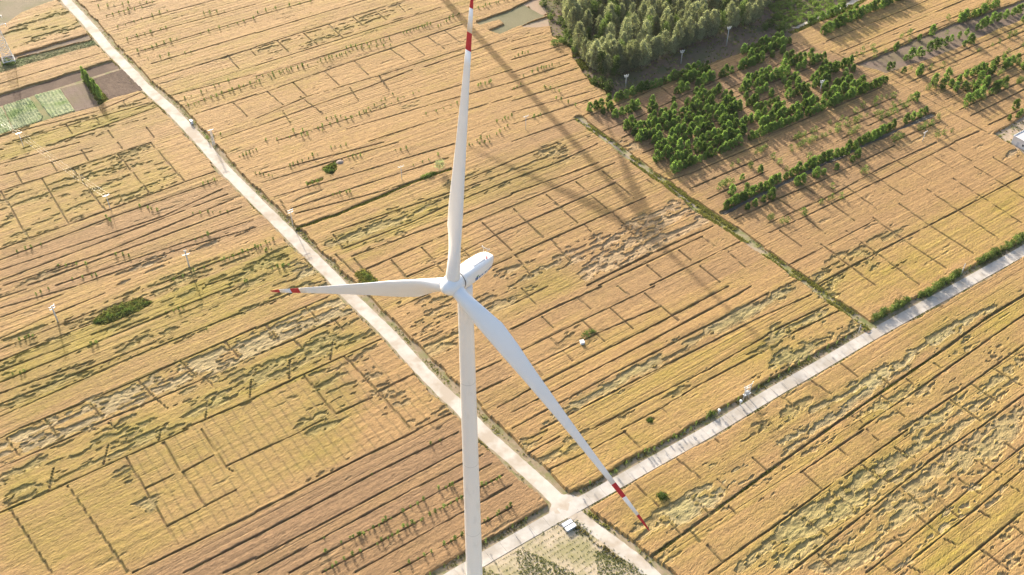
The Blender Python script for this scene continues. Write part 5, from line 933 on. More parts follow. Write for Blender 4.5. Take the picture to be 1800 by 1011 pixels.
K_pop = tree_kind('poplar', M['leaf_young'], 1.9, 6.4, .7, 34, 620, .34, .08, 3, 'cone', .2)
K_for = tree_kind('forest', M['leaf_forest'], 5.2, 11.0, 2.2, 110, 3800, .36, .16, 7, 'egg', .15, 7)
K_forg = tree_kind('forest_green', M['leaf_bush'], 4.8, 9.5, 2.0, 50, 1300, .5, .15, 3, 'cone', .24, 6)
K_round = tree_kind('round_tree', M['leaf_forest'], 3.6, 3.6, 1.9, 34, 700, .35, .14, 1, 'ball', .26, 6)
K_hedge = tree_kind('hedge_shrub', M['leaf_bush'], 3.0, 3.4, .1, 34, 560, .38, .06, 4, 'ball', .30, 3)
K_bush = tree_kind('bush', M['leaf_bush'], 1.9, 1.3, .0, 18, 260, .30, .04, 4, 'ball', .32, 2)
K_shrub = tree_kind('low_shrub', M['leaf_shrub'], 2.6, 1.5, .15, 18, 240, .36, .05, 4, 'ball', .32, 3)
_cnt = {}
def plant(kind, name, x, y, label, cat, group, sc=(.85, 1.15), wide=1.0, rr=random):
    s = rr.uniform(*sc); t = thing(name, label, cat, (x, y, 0), rr.uniform(0, 6.28), group, (s*wide, s*wide, s*rr.uniform(.92, 1.08)))
    tm, cm = kind[rr.randrange(len(kind))]
    ob('trunk', tm, t); ob('crown', cm, t); _cnt[name] = _cnt.get(name, 0)+1
    return t
def row_points(segs, sp, jit=.22):
    out = []
    for s in segs:
        if len(s) == 1: out.append(s[0]); continue
        a, b = np.array(s[0]), np.array(s[1]); n = max(2, int(round(np.hypot(*(b-a))/sp))+1)
        for k in range(n):
            p = a+(b-a)*k/(n-1); out.append((p[0]+random.gauss(0, jit), p[1]+random.gauss(0, jit)))
    return out
pl_pts = row_points(PLANTATION, 2.5, .12)
def min_sep(pts, d):
    out = []
    for p in pts:
        if all((p[0]-q[0])**2+(p[1]-q[1])**2 > d*d for q in out): out.append(p)
    return out
pl_pts = min_sep(pl_pts, 1.9)
_fr = uv(PLANTATION[60])[0]; _fv = _fr[1]; _bk = uv(PLANTATION[6])[0][1]
for x, y in pl_pts:
    v_ = -x*SA+y*CA
    if v_ < _fv+2.6: lb, gp = 'leafy young tree in the closed row on the wheat side of the plantation', 'wheat side row of the plantation'
    elif v_ > _bk-2.6: lb, gp = 'leafy young tree in the row between plantation and woodland earth', 'wood side row of the plantation'
    else: lb, gp = 'leafy young tree in the inner rows of the plantation beside the ditch', 'inner rows of the plantation'
    plant(K_plant, 'plantation_tree', x, y, lb, 'tree', gp, (.68, 1.14))
for x, y in min_sep(row_points(CHANNEL_ROW, 2.1), 1.3):
    plant(K_plant, 'row_tree', x, y, 'leafy young tree in the single row along the concrete irrigation channel', 'tree', 'trees along the irrigation channel', (.72, .95))
for x, y in FIELD_TREES:
    plant(K_field, 'field_tree', x, y, 'scattered young tree standing in wheat or tilled strips beyond the plantation', 'tree', 'scattered trees beyond the plantation', (.6, 1.15))
for x, y in min_sep(row_points(HEDGE_ROW, 2.3), 1.4):
    plant(K_plant, 'hedgerow_tree', x, y, 'bushy tree in the hedgerow between the green bank and the wheat', 'tree', 'hedgerow trees past the wood', (.95, 1.25))
for x, y in PATH_TREES:
    plant(K_field, 'path_tree', x, y, 'small tree beside the narrow pale path', 'tree', 'trees along the narrow path', (.7, 1.0))
for x, y in SMALL_PALE:
    plant(K_pale, 'pale_sapling', x, y, 'pale thin leafed sapling in the wheat around the tree rows', 'sapling', 'pale saplings around the tree rows', (.7, 1.35))
for i, (x, y) in enumerate(PLOT_POPLARS):
    plant(K_pop, 'poplar_tree', x, y, 'slim upright poplar between the tilled vegetable plots', 'tree', 'poplars between the vegetable plots', (.8, 1.05))
# the wood
fp = []; x0, x1, y0, y1 = bbox(FOREST); rf = random.Random(5)
edge = resample(FOREST[11:]+FOREST[:3], 3.6)
for p in edge: fp.append((p[0]+rf.gauss(0, .5), p[1]+rf.gauss(0, .5)))
tries = 0
while tries < 6000:
    tries += 1; x, y = rf.uniform(x0, x1), rf.uniform(y0, y1)
    if y < 505 and in_poly(FOREST, x, y) and all((x-q[0])**2+(y-q[1])**2 > 3.5**2 for q in fp): fp.append((x, y))
for x, y in fp[:298]:
    if rf.random() < .16: plant(K_forg, 'forest_tree', x, y, 'dark fresh green pointed tree among the grey green crowns of the wood', 'tree', 'fresh green trees of the wood', (.75, 1.1), rr=rf)
    else: plant(K_for, 'forest_tree', x, y, 'tall tree with a grey green crown in the wood', 'tree', 'grey green trees of the wood', (.72, 1.15), rr=rf)
for x, y in FOREST_SHRUBS:
    plant(K_hedge, 'shrub', x, y, 'dark green shrub on the edge of the wood', 'shrub', 'shrubs on the wood edge', (.8, 1.3))
# low shrubs in their plot
sp_ = PLOTS['shrub_plot']; P = uv(sp_)
for v in np.arange(P[:, 1].min()+1.5, P[:, 1].max(), 3.6):
    for u in np.arange(P[:, 0].min(), P[:, 0].max(), 2.7):
        uu, vv = u+random.gauss(0, .4), v+random.gauss(0, .35); x, y = uu*CA-vv*SA, uu*SA+vv*CA
        if in_poly(sp_, x, y) and y < 470 and random.random() < .93:
            plant(K_shrub, 'low_shrub', x, y, 'low spreading green shrub in rows on the bare plot past the wood', 'shrub', 'low shrubs on the bare plot', (.85, 1.35))
for x, y in ROAD_HEDGE:
    plant(K_hedge, 'roadside_shrub', x+random.gauss(0, .2), y+random.gauss(0, .2), 'dense green shrub in the hedge along the concrete road', 'shrub', 'hedge along the concrete road', (.55, .85))
    if random.random() < .8: plant(K_hedge, 'roadside_shrub', x+random.gauss(.9, .3), y+random.gauss(1.0, .3), 'dense green shrub in the hedge along the concrete road', 'shrub', 'hedge along the concrete road', (.45, .75))
for i, (x, y) in enumerate(GREEN_BUSHES):
    lb, gp = (('small green bush in the hollow beside the grave mound', 'bushes by the grave mound') if i < 7 else ('rounded bush in the oval thicket surrounded by wheat', 'bushes of the oval thicket') if i < 23 else
              ('bush sunk in a small pit near the concrete road', 'bushes in small pits') if i < 26 else ('leafy bush in the weedy corner beside the white road', 'bushes in the weedy corner') if i < 31 else
              ('low bush on the green bank beside the round tree', 'bushes on the green bank') if i < 35 else ('bush beside the white capped post near the concrete road', 'bushes by the capped post') if i < 37 else ('low bush beside the white well box', 'bushes by the well box'))
    plant(K_bush, 'bush', x, y, lb, 'bush', gp, (.75, 1.3))
plant(K_round, 'round_tree', ROUND_TREE[0], ROUND_TREE[1], 'lone dark round headed tree on the green bank in the wheat', 'tree', None, (1.0, 1.0))
# saplings in the wheat rows
def sapling_geo(seed):
    r = random.Random(seed); mb = MB(); h = 2.3
    mb.tube([(0, 0, -.05), (r.uniform(-.05, .05), r.uniform(-.05, .05), h*.5), (r.uniform(-.1, .1), r.uniform(-.1, .1), h)], [.03, .024, .01], 5)
    for k in range(60):
        z = h*r.uniform(.42, 1.08); a = r.uniform(0, 6.28); q = r.uniform(.03, .42)*(1.25-abs(z/h-.75)); s = r.uniform(.14, .27); p = Vector((q*math.cos(a), q*math.sin(a), z))
        n = Vector((r.gauss(0, 1), r.gauss(0, 1), r.gauss(0, 1))).normalized(); b = n.orthogonal().normalized()*s; t = n.cross(b.normalized())*s*.7
        mb.add([p-b, p+t, p+b, p-t], [(0, 1, 2, 3)])
    return mb
SG = [sapling_geo(i) for i in range(5)]; SM = [s.mesh('sapling', M['leaf_pale']) for s in SG]
sap = []
for n, (a, b) in SAPLING_ROWS:
    for k in range(n):
        t = (k+random.uniform(-.25, .25))/max(1, n-1) if n > 1 else .5; sap.append((a[0]+(b[0]-a[0])*t+random.gauss(0, .15), a[1]+(b[1]-a[1])*t+random.gauss(0, .15), random.uniform(.5, 1.0)))
pr = resample(ROAD_CONC, 4.2); pn = normals(pr)
road_sap = [(p[0], p[1], random.uniform(.9, 1.4)) for p in off_roads(pr-pn*3.1) if random.random() < .75 and not outside(np.array([p[0]]), np.array([p[1]]))[0]]
for x, y, s in road_sap:
    o = ob('roadside_sapling', SM[random.randrange(5)]); o.location = (x, y, 0); o.rotation_euler = (0, 0, random.uniform(0, 6.28)); o.scale = (s*.42, s*.42, s)
    tag(o, 'thin whip of a young tree planted along the concrete road verge', 'sapling', 'young trees along the concrete road')
_sk = off_roads(np.array([p[:2] for p in sap])); _ok = {(round(float(a), 4), round(float(b), 4)) for a, b in _sk}; sap = [p for p in sap if (round(float(p[0]), 4), round(float(p[1]), 4)) in _ok]
sap.sort(key=lambda p: p[0]**2+p[1]**2-p[2]*4000)
for x, y, s in sap[:300]:
    o = ob('sapling', SM[random.randrange(5)]); o.location = (x, y, 0); o.rotation_euler = (0, 0, random.uniform(0, 6.28)); o.scale = (s, s, s)
    tag(o, 'thin green sapling in a planted row between the wheat strips', 'sapling', 'sapling rows in the wheat')
if len(sap) > 300:
    mb = MB()
    for x, y, s in sap[300:]:
        gsrc = SG[random.randrange(5)]; mb.add([(x+v[0]*s, y+v[1]*s, v[2]*s) for v in gsrc.v], gsrc.f)
    tag(mb.build('sapling', M['leaf_pale']), 'distant thin green saplings in rows across the wheat', 'sapling', 'sapling rows in the wheat', 'stuff')

# ---------------------------------------------------------------- wind turbines
RB = 56.0; HUB_H = 105.48
def circ(c, ax, ay, rx, ry, n=24): return [Vector(c)+Vector(ax)*(rx*math.cos(2*math.pi*k/n))+Vector(ay)*(ry*math.sin(2*math.pi*k/n)) for k in range(n)]
def blade_rings(fr, n=22):
    """blade along +Z, chord along X (leading edge -X), thickness along Y (upwind = +Y)"""
    out = []
    for t in fr:
        r = t*RB
        ch = np.interp(t, [0, .03, .06, .12, .20, .28, .4, .55, .7, .82, .92, .97, .99, 1.0], [2.6, 2.6, 2.7, 3.6, 4.5, 4.25, 3.30, 2.40, 1.70, 1.22, .88, .60, .36, .10])
        th = np.interp(t, [0, .05, .12, .2, .3, .5, .8, 1.0], [1.0, .98, .62, .44, .33, .24, .18, .15])
        rd = np.interp(t, [0, .05, .16], [1, 1, 0]); tw = R(np.interp(t, [0, .1, .2, .35, .6, 1.0], [18, 17, 13, 8, 3, 0]))+R(BLADE_PITCH)
        ax = np.interp(t, [0, .06, .2, 1], [.5, .5, .33, .30]); pre = .9*t*t
        ring = []
        for k in range(n):
            a = 2*math.pi*k/n; x = .5-.5*math.cos(a); y_c = .5*math.sin(a)
            y_a = (1 if a < math.pi else -1)*5*.2*(.2969*math.sqrt(max(x, 0))-.126*x-.3516*x*x+.2843*x**3-.1036*x**4)/.1*.5*.5*2
            yy = y_c*rd+y_a*(1-rd)*.5; px = (x-ax)*ch; py = yy*ch*th
            # rotate by twist: leading edge (-X) turns upwind (+Y)
            qx = px*math.cos(tw)+py*math.sin(tw); qy = -px*math.sin(tw)+py*math.cos(tw)
            ring.append(Vector((qx, qy+pre, r)))
        out.append(ring)
    return out
BLADE_PITCH = 6.0
fr_all = [0.022, .04, .06, .09, .12, .16, .2, .24, .28, .34, .4, .47, .55, .63, .71, .77, .815, .868, .905, .938, .955, .97, .985, .994, 1.0]
def piece(lo, hi): return [t for t in fr_all if lo-1e-6 <= t <= hi+1e-6]
def blade_meshes():
    a = MB(); a.rings(blade_rings(piece(0, .815)), cap1=True); a.rings(blade_rings(piece(.868, .938)))
    b = MB(); b.rings(blade_rings(piece(.815, .868)), cap0=False, cap1=False); c = MB(); c.rings(blade_rings(piece(.938, 1.0)), cap0=False)
    d = MB(); d.tube([(0, 0, 1.0), (0, 0, 1.30)], [1.36, 1.36], 28)
    return a.mesh('blade', M['turbine']), b.mesh('red_band', M['red']), c.mesh('red_tip', M['red']), d.mesh('root_collar', M['turbine'])
BM = blade_meshes()
def turbine(hub, yaw, tilt, th, label):
    a = Vector((math.cos(yaw)*math.cos(tilt), math.sin(yaw)*math.cos(tilt), math.sin(tilt))); h = Vector((-math.sin(yaw), math.cos(yaw), 0)); v = a.cross(h)
    OV = 3.5; base = Vector((hub[0], hub[1], 0))-Vector((a.x, a.y, 0))*OV
    t = thing('wind_turbine', label, 'wind turbine', base)
    hl = Vector(hub)-base                                              # hub in the turbine's own frame
    # tower
    top = hl.z-2.15; mb = MB(); zs = [0, .01*top, .25*top, .5*top, .75*top, .97*top, top]; rr = lambda z: 2.05-(2.05-1.42)*z/top
    mb.rings([circ((0, 0, z), (1, 0, 0), (0, 1, 0), rr(z), rr(z), 40) for z in zs]); tw = mb.build('tower', M['tower'], t)
    for z in (.24*top, .49*top, .745*top):
        mb = MB(); mb.rings([circ((0, 0, z+dz), (1, 0, 0), (0, 1, 0), rr(z)+.012, rr(z)+.012, 40) for dz in (-.04, .04)]); mb.build('flange_seam', M['seam'], tw)
    mb = MB(); mb.rings([circ((0, 0, z), (1, 0, 0), (0, 1, 0), q, q, 32) for z, q in ((-.3, 2.7), (.2, 2.7), (.28, 2.5))]); mb.build('foundation', M['concrete'], t)
    mb = MB(); mb.box((0, -2.07, 1.9), (1.0, .12, 2.2)); dr = mb.build('door', M['grey_panel'], tw); mb = MB(); mb.box((.35, -2.15, 1.8), (.06, .06, .2)); mb.build('handle', M['dark'], dr)
    # nacelle: rounded box along -a
    M3 = Matrix((h, a, v)).transposed().to_4x4(); M3.translation = hl   # local X=h, Y=upwind, Z=up
    mb = MB(); secs = [(-1.75, 3.0, 3.1, 0.0), (-2.0, 3.3, 3.45, .02), (-3.5, 3.45, 3.65, .05), (-6.0, 3.5, 3.7, .12), (-8.3, 3.35, 3.4, .18), (-9.7, 2.95, 2.85, .30), (-10.6, 2.3, 2.1, .42), (-11.1, 1.45, 1.25, .50), (-11.3, .5, .4, .54)]; rings = []
    for y, w, hh, zc in secs:
        ring = []
        for k in range(36):
            an = 2*math.pi*k/36; e = .47; cx_, sx_ = math.cos(an), math.sin(an); bw = 1.0-(.10 if sx_ < 0 else 0)*abs(sx_)
            ring.append(Vector((w/2*bw*math.copysign(abs(cx_)**e, cx_), y, zc+hh/2*math.copysign(abs(sx_)**e, sx_))))
        rings.append([M3 @ p for p in ring])
    mb.rings(rings); na = mb.build('nacelle', M['turbine'], t)
    def loc(p): return M3 @ Vector(p)
    def lbox(name, mat, c, s, parent):
        q = MB(); vs = []
        for sz in (-1, 1):
            for sx_, sy_ in ((-1, -1), (1, -1), (1, 1), (-1, 1)): vs.append(loc((c[0]+sx_*s[0]/2, c[1]+sy_*s[1]/2, c[2]+sz*s[2]/2)))
        q.add(vs, [(0, 3, 2, 1), (4, 5, 6, 7), (0, 1, 5, 4), (1, 2, 6, 5), (2, 3, 7, 6), (3, 0, 4, 7)]); return q.build(name, mat, parent)
    lbox('roof_hatch', M['grey_panel'], (.55, -6.6, 1.97), (.75, 3.2, .08), na)
    q = MB()
    for dx in (-.45, .45): q.tube([loc((dx, -9.4, 1.9)), loc((dx, -9.4, 3.3))], .035, 6)
    q.tube([loc((-.8, -9.4, 3.2)), loc((.8, -9.4, 3.2))], .03, 6)
    for dx in (-.8, .8): q.tube([loc((dx, -9.4, 3.15)), loc((dx, -9.4, 3.5))], [.12, .05], 6)
    q.build('weather_mast', M['arm'], na)
    q = MB(); q.tube([loc((1.0, -8.6, 1.8)), loc((1.0, -8.6, 2.35))], [.14, .12], 8); q.build('aviation_lamp', M['red_lamp'], na)
    q = MB(); q.rings([[M3 @ Vector((1.72*math.cos(6.2832*k/32), y, 1.72*math.sin(6.2832*k/32))) for k in range(32)] for y in (-1.85, -1.62)]); q.build('seal_ring', M['dark'], na)
    # emblem and small dark marks on the nacelle flank facing the camera
    for sgn in (1, -1):
        lg = lbox('emblem', M['blue'], (sgn*1.735, -5.0, -.50), (.07, .75, .62), na); lbox('emblem_leaf', M['green_print'], (sgn*1.75, -5.2, .0), (.06, .55, .24), lg)
        for i, (w_, z_) in enumerate(((.42, .26), (.22, .30), (.3, .24), (.16, .2), (.42, .24), (.2, .26), (.34, .22), (.18, .28), (.3, .24))):
            lbox('print_mark', M['blue'], (sgn*(1.745-.020*i), -5.8-.44*i, -.48+.02*i), (.07, w_*.78, z_*1.35), lg)
    # hub with spinner
    mb = MB(); prof = [(-1.62, 1.70), (-1.2, 1.95), (0, 2.02), (.9, 1.86), (1.7, 1.42), (2.3, .85), (2.6, .35), (2.66, .05)]
    mb.rings([[M3 @ Vector((q*math.cos(6.2832*k/36), y, q*math.sin(6.2832*k/36))) for k in range(36)] for y, q in prof]); hb = mb.build('hub', M['turbine'], t)
    for k in range(3):
        an = th+k*2*math.pi/3; b = h*math.cos(an)+v*math.sin(an); td = -h*math.sin(an)+v*math.cos(an)
        Mx = Matrix((td, a, b)).transposed().to_4x4(); Mx.translation = hl
        bl = ob('blade', BM[0], t); bl.matrix_local = Mx
        ob('red_band', BM[1], bl); ob('red_tip', BM[2], bl); ob('root_collar', BM[3], bl)
    return t
HUB = (-10.79, 136.58, 105.48)
turbine(HUB, R(232.9), R(7.0), R(208.5), 'tall white three bladed wind turbine with red banded blade tips')
kk = 1/math.tan(SUN_EL); HUB2 = (HUBSHADOW[0]+math.cos(SUN_AZ)*kk*HUB_H, HUBSHADOW[1]+math.sin(SUN_AZ)*kk*HUB_H, HUB_H)
turbine(HUB2, R(246), R(6.0), R(75), 'second white wind turbine beyond the wheat whose long shadow crosses the field')

# ---------------------------------------------------------------- poles, pylon, platform
def pole(key, h, style, yaw, label, group=None, rad=.15):
    x, y = POLES[key]; t = thing('power_pole', label, 'power pole', (x, y, 0), yaw, group)
    mb = MB(); mb.tube([(0, 0, -.2), (0, 0, h*.5), (0, 0, h)], [rad*1.15, rad, rad*.8], 10); mb.build('shaft', M['pole'], t)
    def arm(z, L, n):
        q = MB(); q.box((0, 0, z), (L, .16, .14)); ar = q.build('crossarm', M['arm'], t)
        for k in range(n):
            xx = -L/2+.12+(L-.24)*k/(n-1); q = MB(); q.tube([(xx, 0, z+.07), (xx, 0, z+.22), (xx, 0, z+.42)], [.10, .16, .09], 8); q.build('insulator', M['insul'], ar)
    if style == 'T': arm(h-.1, 2.4, 3)
    elif style == 'double': arm(h-.15, 2.2, 3); arm(h-1.1, 2.2, 3)
    elif style == 'cross': arm(h-1.7, 2.6, 3); arm(h-.1, .9, 2)
    elif style == 'H': arm(h-.2, 2.0, 3); arm(h-.9, 1.6, 2)
    return t
pole('a', 7.6, 'double', R(60), 'white pole with two tight crossarms above the oval thicket', rad=.25)
pole('b', 7.8, 'cross', R(25), 'white cross shaped pole in the wheat beside the pale lodged strip', rad=.25)
# white box like switch on top of pole b's long insulator
pole('t1', 7.3, 'T', R(38), 'pole with a bright top crossarm carrying three wires over wheat parcels', rad=.13)
pole('t2', 7.3, 'T', R(38), 'pole with a bright top crossarm below the vegetable plots', rad=.13)
pole('s1', 6.8, 'T', R(30), 'slim white pole in wheat above the green bank', rad=.12)
pole('s2', 6.8, 'T', R(30), 'slim white pole in wheat near the corner of the ditch', rad=.12)
pole('s3', 6.6, 'H', R(20), 'grey pole beside the corner tree row of the plantation', rad=.14)
pole('s4', 6.4, 'H', R(20), 'grey pole between the wood and the plantation hedge', rad=.15)
pole('s5', 9.4, 'H', R(20), 'tallest grey pole standing against the shaded wood edge', rad=.17)
pole('s6', 6.4, 'H', R(20), 'grey pole rising among the plantation trees', rad=.14)
pole('s7', 5.0, 'T', R(40), 'grey pole in wheat past the irrigation channel', rad=.13)
pole('s8', 5.6, 'plain', 0, 'plain leaning grey post in the roadside hedge gap', rad=.14)
pole('s9', 3.6, 'plain', 0, 'short plain post where the ditch meets the concrete road', rad=.11)
pole('s10', 7.4, 'double', R(40), 'pole with two crossarms beside the white dirt road', rad=.14)
# wires between the two T poles and on towards the hills
def wire(p, q, sag, lab):
    mb = MB(); pts = []
    for k in range(13):
        t = k/12; pts.append((p[0]+(q[0]-p[0])*t, p[1]+(q[1]-p[1])*t, p[2]+(q[2]-p[2])*t-sag*4*t*(1-t)))
    mb.tube(pts, .009, 5, cap=False); tag(mb.build('power_line', M['wire']), lab, 'wire', 'overhead wires at the vegetable plots')
A_, B_ = POLES['t1'], POLES['t2']; dx, dy = B_[0]-A_[0], B_[1]-A_[1]
for k in (-1, 0, 1):
    ox, oy = 1.08*k*math.cos(R(38)), 1.08*k*math.sin(R(38))
    wire((A_[0]+ox, A_[1]+oy, 7.6), (B_[0]+ox, B_[1]+oy, 7.6), 1.1, 'thin bright overhead wire between two crossarm poles over the vegetable plots')
    wire((B_[0]+ox, B_[1]+oy, 7.6), (B_[0]+ox+dx, B_[1]+oy+dy, 7.6), 1.1, 'thin bright overhead wire leading off past the vegetable plots')
# lattice mast by the dirt road
def lattice(mb, w0, w1, z0, z1, n, r):
    for i in range(n):
        a, b = z0+(z1-z0)*i/n, z0+(z1-z0)*(i+1)/n; wa, wb = (w0+(w1-w0)*i/n)/2, (w0+(w1-w0)*(i+1)/n)/2
        ca = [(-wa, -wa, a), (wa, -wa, a), (wa, wa, a), (-wa, wa, a)]; cb = [(-wb, -wb, b), (wb, -wb, b), (wb, wb, b), (-wb, wb, b)]
        for k in range(4):
            mb.tube([ca[k], cb[k]], r*1.5, 4, False, False); mb.tube([ca[k], cb[(k+1) % 4]], r, 4, False, False); mb.tube([ca[(k+1) % 4], cb[k]], r, 4, False, False); mb.tube([cb[k], cb[(k+1) % 4]], r, 4, False, False)
x, y = POLES['h1']; t = thing('lattice_pole', 'narrow white lattice mast beside the white dirt road', 'lattice pole', (x, y, 0), R(30))
mb = MB(); lattice(mb, .9, .5, 0, 7.2, 6, .035); mb.build('lattice_shaft', M['steel'], t); mb = MB(); mb.box((0, 0, 7.2), (2.4, .14, .14)); ar = mb.build('crossarm', M['arm'], t)
for xx in (-1.1, 0, 1.1): mb = MB(); mb.tube([(xx, 0, 7.27), (xx, 0, 7.6)], [.12, .08], 8); mb.build('insulator', M['insul'], ar)
# big pylon
x, y = POLES['pylon']; t = thing('lattice_pylon', 'large pale lattice pylon with foliage around its square foot', 'pylon', (x, y, 0), R(28))
mb = MB(); lattice(mb, 4.6, 1.5, 0, 17, 6, .07); lattice(mb, 1.5, .9, 17, 27, 5, .055); mb.build('lattice_tower', M['steel'], t)
mb = MB(); lattice(mb, 4.9, 4.9, 1.6, 1.9, 1, .09); mb.build('base_frame', M['arm'], t)
for z, L in ((17.5, 7.5), (21.5, 6.4), (25.5, 5.2)):
    mb = MB()
    for s in (-1, 1): mb.tube([(.6*s, .4, z), (L/2*s, 0, z+.25)], .06, 5); mb.tube([(.6*s, -.4, z), (L/2*s, 0, z+.25)], .06, 5); mb.tube([(.5*s, 0, z+1.3), (L/2*s, 0, z+.25)], .05, 5)
    ar = mb.build('crossarm', M['steel'], t)
    for s in (-1, 1): mb = MB(); mb.tube([(L/2*s, 0, z+.2), (L/2*s, 0, z-.6), (L/2*s, 0, z-1.2)], [.14, .17, .12], 8); mb.build('insulator', M['insul'], ar)
for k in range(9):
    a = k*.7; plant(K_bush, 'bush', x+3.0*math.cos(a)*random.uniform(.3, 1), y-1.0+2.4*math.sin(a)*random.uniform(.3, 1), 'dark bush crowding the foot of the lattice pylon', 'bush', 'bushes at the pylon foot', (.9, 1.4))
# transformer platform on two poles
x, y = POLES['plat']; t = thing('transformer_platform', 'grey transformer platform on two poles beside the concrete road', 'transformer', (x, y, 0), R(33))
for s in (-1, 1): mb = MB(); mb.tube([(1.05*s, 0, -.2), (1.05*s, 0, 6.2)], [.16, .12], 10); mb.build('leg', M['pole'], t)
mb = MB(); mb.box((0, .14, 6.0), (3.6, .12, .14)); mb.box((0, .14, 4.9), (2.6, .12, .14)); mb.build('crossarm', M['arm'], t)
mb = MB(); mb.tube([(-1.05, .1, 4.9), (0, .1, 5.9)], .05, 5); mb.tube([(1.05, .1, 4.9), (0, .1, 5.9)], .05, 5); mb.tube([(-1.05, .1, 6.0), (-1.8, .1, 7.0)], .06, 5); mb.tube([(1.05, .1, 6.0), (1.8, .1, 7.0)], .06, 5); mb.build('brace', M['arm'], t)
mb = MB(); mb.box((0, 0, 2.55), (2.5, .9, .14)); mb.build('platform', M['steel'], t)
mb = MB(); mb.box((0, 0, 3.15), (1.1, .75, 1.05)); mb.tube([(-.3, 0, 3.6), (-.3, 0, 4.0)], .09, 8); mb.tube([(.3, 0, 3.6), (.3, 0, 4.0)], .09, 8)
for k in range(5): mb.box((-.5+.25*k, .44, 3.1), (.06, .14, .8))
mb.build('transformer_tank', M['transformer'], t)
for k, lb in (('cap1', 'stubby white capped post beside a bush at the concrete road'), ('cap2', 'stubby white capped post beside the transformer platform')):
    x, y = POLES[k]; t = thing('marker_post', lb, 'post', (x, y, 0)); mb = MB(); mb.tube([(0, 0, -.1), (0, 0, 1.5)], [.16, .13], 10); mb.build('shaft', M['pole'], t)
    mb = MB(); mb.rings([circ((0, 0, z), (1, 0, 0), (0, 1, 0), q, q, 14) for z, q in ((1.45, .30), (1.6, .44), (1.85, .47), (2.05, .36), (2.16, .12))]); mb.build('cap', M['insul'], t)
# roadside cabinet
x, y = POLES['cabinet']; t = thing('roadside_cabinet', 'small white and dark cabinet beside the white dirt road', 'cabinet', (x, y, 0), R(-50))
mb = MB(); mb.box((0, 0, .75), (1.3, .8, 1.3)); mb.build('body', M['white_box'], t); mb = MB(); mb.box((0, 0, 1.45), (1.5, 1.0, .1)); mb.build('lid', M['white_box'], t); mb = MB(); mb.box((0, -.43, .75), (.95, .06, 1.0)); mb.build('door', M['dark'], t); mb = MB(); mb.box((0, 0, .06), (1.6, 1.1, .16)); mb.build('plinth', M['concrete'], t)
# white flat boxes at the crossroads
x, y = POLES['slab']
def lid_box(cx, cy, L, W_, H_, mat, lb):
    t = thing('flat_box', lb, 'box', (cx, cy, 0), FA); mb = MB(); mb.box((0, 0, H_/2+.05), (L, W_, H_)); mb.build('body', M['grey_panel'], t); mb = MB(); mb.box((0, 0, H_+.09), (L+.12, W_+.12, .1)); mb.build('lid', M[mat], t)
    for s in (-1, 1): mb = MB(); mb.box((s*L*.35, 0, .03), (.2, W_*1.05, .06)); mb.build('skid', M['dark'], t)
nx, ny = -SA, CA
lid_box(x+nx*-.75, y+ny*-.75, 3.0, 1.05, .75, 'white_box', 'bright white flat topped box on the weedy plot by the crossroads')
lid_box(x+nx*.72, y+ny*.72, 2.9, 1.0, .75, 'bluegrey', 'bluish grey flat topped box beside the bright white one by the crossroads')
t = thing('concrete_sill', 'thin pale concrete sill beside the two flat boxes', 'sill', (x+nx*1.75, y+ny*1.75, 0), FA); mb = MB(); mb.box((0, 0, .12), (3.6, .45, .24), 0, .96); mb.build('block', M['concrete'], t); mb = MB(); mb.box((0, 0, .25), (3.4, .3, .05)); mb.build('capping', M['chan'], t)
# well box
x, y = POLES['wellbox']; t = thing('well_box', 'small white well box standing in a gap of the wheat', 'well box', (x, y, 0), R(15))
mb = MB(); mb.box((0, 0, .75), (1.25, 1.25, 1.5), 0, .94); mb.build('body', M['white_box'], t); mb = MB(); mb.box((0, 0, 1.55), (1.4, 1.4, .14), 0, .9); mb.build('cap_slab', M['white_box'], t); mb = MB(); mb.box((.12, -.64, .65), (.5, .06, .8)); mb.build('hatch', M['grey_panel'], t)
# grave mound
x, y = POLES['mound']; t = thing('grave_mound', 'rounded bare earth mound beside a bushy hollow in the wheat', 'mound', (x, y, 0))
mb = MB(); rs = []
for i in range(6):
    q = 1.75*math.cos(i*.3); rs.append([Vector((q*math.cos(6.2832*k/20)*(1+.06*math.sin(3*k)), q*math.sin(6.2832*k/20), 1.35*math.sin(i*.3))) for k in range(20)])
mb.rings(rs); mb.build('earth', M['mound'], t); mb = MB(); mb.box((0, -1.75, .35), (.6, .14, .7)); mb.build('stone', M['chan'], t)
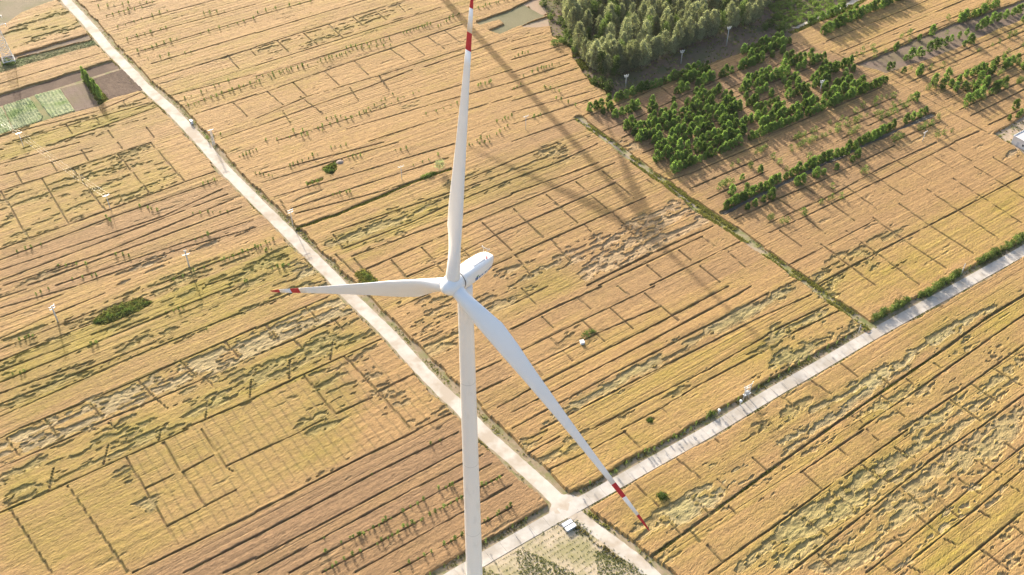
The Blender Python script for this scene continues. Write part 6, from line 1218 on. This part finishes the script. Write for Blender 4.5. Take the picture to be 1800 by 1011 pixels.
# house with yard at the field edge
x, y = POLES['house']; t = thing('farm_house', 'white flat roofed house at the edge of the wheat', 'house', (x, y, 0), FA)
Lx, Ly, Hh_ = 13.0, 8.0, 3.3                      # local x along the strips, -y towards the concrete road
def wall(c, s, nm='wall'): mb = MB(); mb.box(c, s); return mb.build(nm, M['plaster'], t)
w_front = wall((Lx/2, -Ly+.12, Hh_/2), (Lx, .24, Hh_)); wall((Lx/2, -.12, Hh_/2), (Lx, .24, Hh_)); w_end = wall((.12, -Ly/2, Hh_/2), (.24, Ly-.49, Hh_)); wall((Lx-.12, -Ly/2, Hh_/2), (.24, Ly-.49, Hh_))
mb = MB(); mb.box((Lx/2, -Ly/2, Hh_+.06), (Lx+.3, Ly+.3, .2)); rf_ = mb.build('roof', M['roof'], t)
mb = MB(); mb.box((Lx/2, -Ly-.02, Hh_+.31), (Lx+.26, .16, .3)); mb.box((Lx/2, .02, Hh_+.31), (Lx+.26, .16, .3)); mb.box((.0, -Ly/2, Hh_+.31), (.16, Ly-.16, .3)); mb.build('parapet', M['plaster'], rf_)
mb = MB(); mb.box((5.0, -2.6, Hh_+.55), (2.6, 1.4, .12), 0); mb.build('solar_panel', M['glass'], rf_); mb = MB(); mb.box((7.5, -5.8, Hh_+.6), (1.3, 1.3, .9)); mb.build('water_tank', M['bluegrey'], rf_)
for i in range(3):
    mb = MB(); mb.box((2.4+3.6*i, -Ly-.02, 1.7), (1.4, .1, 1.3)); wd = mb.build('window', M['white_box'], t); mb = MB(); mb.box((2.4+3.6*i, -Ly-.08, 1.7), (1.2, .05, 1.1)); mb.build('pane', M['glass'], wd)
mb = MB(); mb.box((-.03, -Ly*.35, 1.1), (.1, 1.0, 2.1)); dr = mb.build('door', M['grey_panel'], t); mb = MB(); mb.box((-.1, -Ly*.35+.35, 1.1), (.06, .06, .18)); mb.build('handle', M['dark'], dr)
for i in range(2):
    mb = MB(); mb.box((-.02, -Ly*.62-1.4*i, 1.7), (.1, .9, 1.1)); wd = mb.build('window', M['white_box'], t); mb = MB(); mb.box((-.08, -Ly*.62-1.4*i, 1.7), (.05, .75, .95)); mb.build('pane', M['glass'], wd)
# ---------------------------------------------------------------- hazy summer air
mb = MB(); mb.box((0, 0, 117), (12400, 12400, 236)); hz = mb.build('haze', M['dark']); hz.data.materials.clear()
hm = bpy.data.materials.new('summer_haze'); hm.use_nodes = True; hn = hm.node_tree; hn.nodes.remove(hn.nodes['Principled BSDF'])
pv = nd(hn, 'ShaderNodeVolumePrincipled'); pv.inputs['Density'].default_value = HAZE; pv.inputs['Color'].default_value = (.93, .94, .96, 1); pv.inputs['Anisotropy'].default_value = .25
hn.links.new(pv.outputs[0], hn.nodes['Material Output'].inputs['Volume']); hz.data.materials.append(hm); tag(hz, 'thin pale summer haze over the fields', 'haze', kind='stuff')
print('COUNTS', _cnt, 'saplings', len(sap), 'grid', NU, NV)
